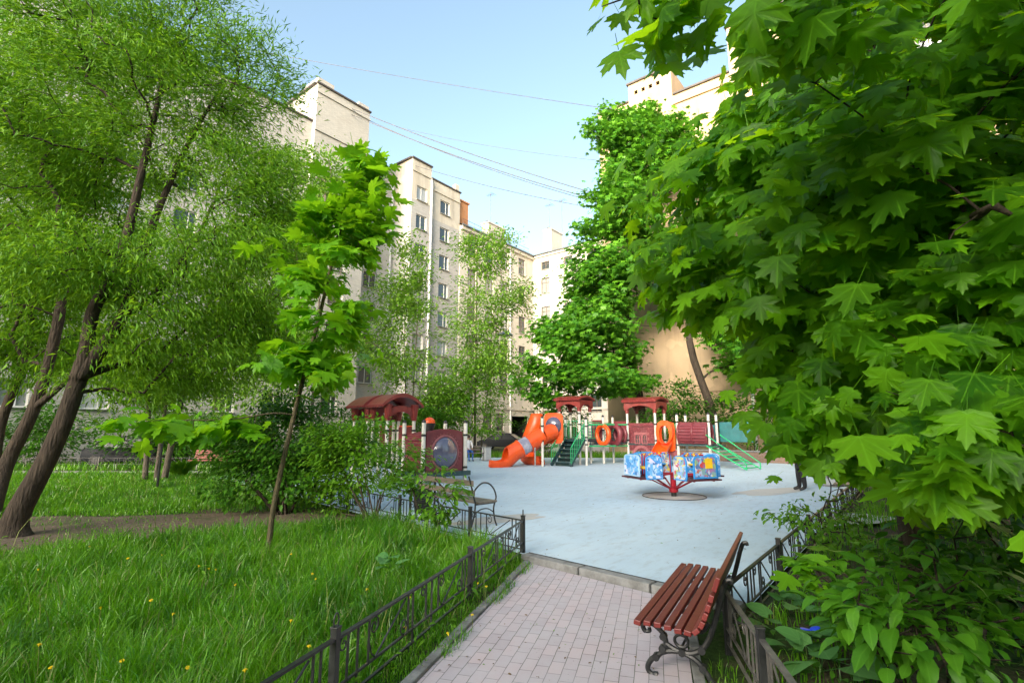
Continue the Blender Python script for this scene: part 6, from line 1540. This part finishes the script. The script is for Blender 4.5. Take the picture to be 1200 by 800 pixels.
# broad weeds in the lawn
q3, d3_ = make_grass(lawn, 6500, .2, .01, 1.1, 2.6, keep_lawn)
n = len(q3); a = rng.random(n)*2*PI; T = np.column_stack([np.cos(a), np.sin(a), rng.uniform(.1,1.0,n)])
tag(link('ground_cover', leaves_mesh('ground_cover', M['bushlt'], [oval(.34,3,.6,.25,.3)], np.column_stack([q3, rng.uniform(.02,.2,n)]), T, np.array([0,0,1.])+rng.normal(size=(n,3))*.35, rng.uniform(.035,.10,n)*(1+.02*d3_), rng)), kind='stuff')
# right-hand bed
bed = [FB+Vector((.05,0,0)), UV(18.5,1.25), UV(29.9,1.2), UV(29.9,-14), UV(6,-10), Vector((2.2,-1.0,0)), Vector((1.10,.6,0)), Vector((1.50,2.95,0))]
q4, d4_ = make_grass(bed, 30000, .2, .005, 1.15, 3.0)
k4 = nz(q4[:,0], q4[:,1], 1.7, 3.0) > -.25; q4 = q4[k4]; d4_ = d4_[k4]
tag(link('grass', blades('grass', q4, .22*np.clip(.7+.5*nz(q4[:,0],q4[:,1],2.2),.3,1.2)*np.where(d4_ > 8, 1.7, 1.0), .0034*(1+d4_*.14), M['grass'], rng)), kind='stuff')
q5, d5_ = make_grass(bed, 5200, .2, .005, 1.15, 3.0); n = len(q5); a = rng.random(n)*2*PI
tag(link('ground_cover', leaves_mesh('ground_cover', M['bushdk'], OVAL, np.column_stack([q5, rng.uniform(.03,.22,n)]), np.column_stack([np.cos(a),np.sin(a),rng.uniform(-.1,.7,n)]), np.array([0,0,1.])+rng.normal(size=(n,3))*.35, rng.uniform(.05,.12,n)*(1+.02*d5_), rng)), kind='stuff')
# grass creeping over the path edge and the soil strip beside the bench
strip = [along(PR0,-1)+PN*.1, along(PR0,4.4)+PN*.1, FB-Vector((.05,.05,0)), Vector((1.48,2.95,0)), Vector((1.05,.6,0))]
q6 = scatter_density(strip, 1500, rng, 1, 3); q6 = q6[nz(q6[:,0],q6[:,1],4.,.3) > .0]
tag(link('grass', blades('grass', q6, .11, .0036, M['grass'], rng)), kind='stuff')
edgep = [pathL(0)+PN*.02, pathL(7.2)+PN*.02, pathL(7.2)+PN*.14, pathL(0)+PN*.10]
q7 = scatter_density(edgep, 1400, rng, .8, 4); q7 = q7[nz(q7[:,0],q7[:,1],3.1,1.3) > .12]
tag(link('grass', blades('grass', q7, .10, .0034, M['grass'], rng, lean=1.2)), kind='stuff')
# far verge between footpath and facade, and the bed behind the playground
verge = [UV(9,24), UV(24,23.5), UV(30.2,14.6), UV(30.5,1), UV(34.5,1), UV(34.5,18), UV(30,26), UV(14,34), UV(-6,34), Vector((-32,23.2,0)), Vector((-7,23.2,0))]
q8 = scatter_density(verge, 16000, rng, .3, 10)
tag(link('grass', blades('grass', q8, .34, .016, M['grass'], rng)), kind='stuff')
# dandelions, each a plant of its own
dl = [(46,755,.34),(118,712,.36),(150,654,.3),(177,703,.3),(203,719,.32),(233,663,.34),(245,666,.3),(253,667,.36),(276,685,.34),(341,727,.36),(370,678,.34),(366,672,.3),(341,649,.3),(362,757,.3),(287,785,.34),(105,640,.3),(190,650,.28),(45,667,.3),(60,782,.30),(475,735,.22),(430,690,.26),(560,683,.2),(570,687,.2),(553,720,.14),(525,742,.1),(480,700,.25),(143,774,.3),(220,782,.28)]
stem_me = head_me = None
for i, (px, py, h) in enumerate(dl):
    p = G(px, py, h)
    if stem_me is None:
        mb = MB(); mb.tube([(0,0,0),(.012,.006,.17),(.0,.0,.35)], [.0035,.003,.003], 5); stem_me = mb.mesh('stem', M['grassdry'])
        mb = MB()
        for ring, (nn, rr_, zz) in enumerate(((14,.015,.003),(11,.010,.007),(7,.005,.009))):
            for k in range(nn):
                a = 2*PI*k/nn+ring*.3; c, s = math.cos(a), math.sin(a); w = .0035
                mb.add([(-s*w*.4,c*w*.4,0),(s*w*.4,-c*w*.4,0),(rr_*c+s*w,rr_*s-c*w,zz),(rr_*c*1.08,rr_*s*1.08,zz+.001),(rr_*c-s*w,rr_*s+c*w,zz)], [(0,1,2,3,4)])
        mb.lathe([(0,.008),(.007,.005),(.008,0),(.003,-.010),(0,-.012)], n=8); head_me = mb.mesh('flower_head', M['petal'])
    t = thing('dandelion', 'yellow dandelion flower on a thin stem in the tall grass left of the path', 'flower', (p.x,p.y,0), i*1.3, 'dandelions in the left lawn')
    link('stem', stem_me, t); hd = link('flower_head', head_me, t, (0,0,.35)); hd.rotation_euler = (random.uniform(-.5,.5), random.uniform(-.4,.6), 0)
    t.scale = (1,1,h/.35)
    hd.scale = (1,1,.35/h)
# unseen tree added behind the viewer to shade the right-hand bed
tbv = Vector((6.4,-5.0,0))
plant('maple_tree', 'unseen maple added behind the viewer to the right to shade the right-hand bed', 'tree', tbv,
  [[(tbv,.25),(tbv+Vector((0,0,3)),.2),(tbv+Vector((.1,.1,6)),.12),(tbv+Vector((0,.2,9)),.05)]],
  [(tbv+Vector((0,0,6.5)),(3.2,2.6,3.2)),(tbv+Vector((2.5,.6,5.2)),(2.6,2.2,2.4)),(tbv+Vector((-1.5,.2,4.6)),(1.8,1.8,1.6)),(Vector((4.9,-1.2,3.6)),(2.5,2.2,2.3)),(Vector((3.6,-2.6,2.4)),(1.5,1.5,1.3))], 200, MAPLE_LO, 'maple_mid', 13000, .32, .9, 83, 'bark', 'hang', .5, rtip=.012, expo=.42, rmax=.1)

# litter of small fallen leaves and catkins on the paving and the playground
rng = np.random.default_rng(91)
def litter(poly, n, z, seed, sz):
    r = np.random.default_rng(seed); q = scatter_density(poly, n, r, .9, 4); a = r.random(n)*2*PI
    return leaves_mesh('fallen_leaves', [M['deadleaf'], M['bushlt']][seed%2], OVAL, np.column_stack([q, np.full(n, z)+r.uniform(.002,.012,n)]), np.column_stack([np.cos(a),np.sin(a),r.normal(0,.08,n)]), np.array([0,0,1.])+r.normal(size=(n,3))*.2, r.uniform(.5,1.5,n)*sz, r)
pathpoly = [pathL(1.5)+PN*.1, pathL(7.0)+PN*.1, Vector((1.6,5.7,0)), along(PR0,1.5)]
yardp = [(k0.x,k0.y)]+yard_pts[1:5]+[(k1.x,k1.y)]
for nm, po, n, z, sd2, sz in (('a', pathpoly, 150, .014, 2, .022), ('b', pathpoly, 60, .014, 3, .02), ('c', yardp, 420, .062, 4, .03), ('d', yardp, 120, .062, 5, .03)):
    tag(link('fallen_leaves', litter([(p[0],p[1]) for p in po], n, z, sd2, sz)), kind='stuff')
# ------------------------------------------------------------------ light
SUN_EL, SUN_AZ = 11.0, 207.0       # degrees; azimuth clockwise from +Y (the camera looks along +Y)
w = bpy.data.worlds.new('World'); scene.world = w; w.use_nodes = True
nt = w.node_tree; bg_ = nt.nodes['Background']; sky = nt.nodes.new('ShaderNodeTexSky'); sky.sky_type = 'NISHITA'
sky.sun_disc = False; sky.sun_elevation = math.radians(SUN_EL); sky.sun_rotation = math.radians(SUN_AZ)
sky.air_density = 1.0; sky.dust_density = 4.0; sky.ozone_density = 1.3
hz = nt.nodes.new('ShaderNodeMix'); hz.data_type = 'RGBA'; hz.blend_type = 'MULTIPLY'; hz.inputs[0].default_value = 1.0; hz.inputs[7].default_value = (1.0, .965, .87, 1)   # a paler, hazier air
nt.links.new(sky.outputs[0], hz.inputs[6]); nt.links.new(hz.outputs[2], bg_.inputs[0]); bg_.inputs[1].default_value = .142
sd_ = bpy.data.lights.new('sun', 'SUN'); so = bpy.data.objects.new('sun', sd_); COL.objects.link(so)
sd_.energy = 3.2; sd_.angle = math.radians(44); sd_.color = (1.0, .95, .87)
dv = Vector((math.sin(math.radians(SUN_AZ))*math.cos(math.radians(SUN_EL)), math.cos(math.radians(SUN_AZ))*math.cos(math.radians(SUN_EL)), math.sin(math.radians(SUN_EL))))
so.rotation_euler = dv.to_track_quat('Z', 'Y').to_euler()
vs = scene.view_settings; scene.display_settings.display_device = 'sRGB'
vs.view_transform = 'Standard'; vs.look = 'None'; vs.exposure = 2.28; vs.gamma = 1.0; vs.use_curve_mapping = False
scene.cycles.max_bounces = 8; scene.cycles.diffuse_bounces = 4; scene.cycles.transmission_bounces = 4; scene.cycles.transparent_max_bounces = 4
scene.cycles.use_denoising = True
scene.cycles.sample_clamp_indirect = 6
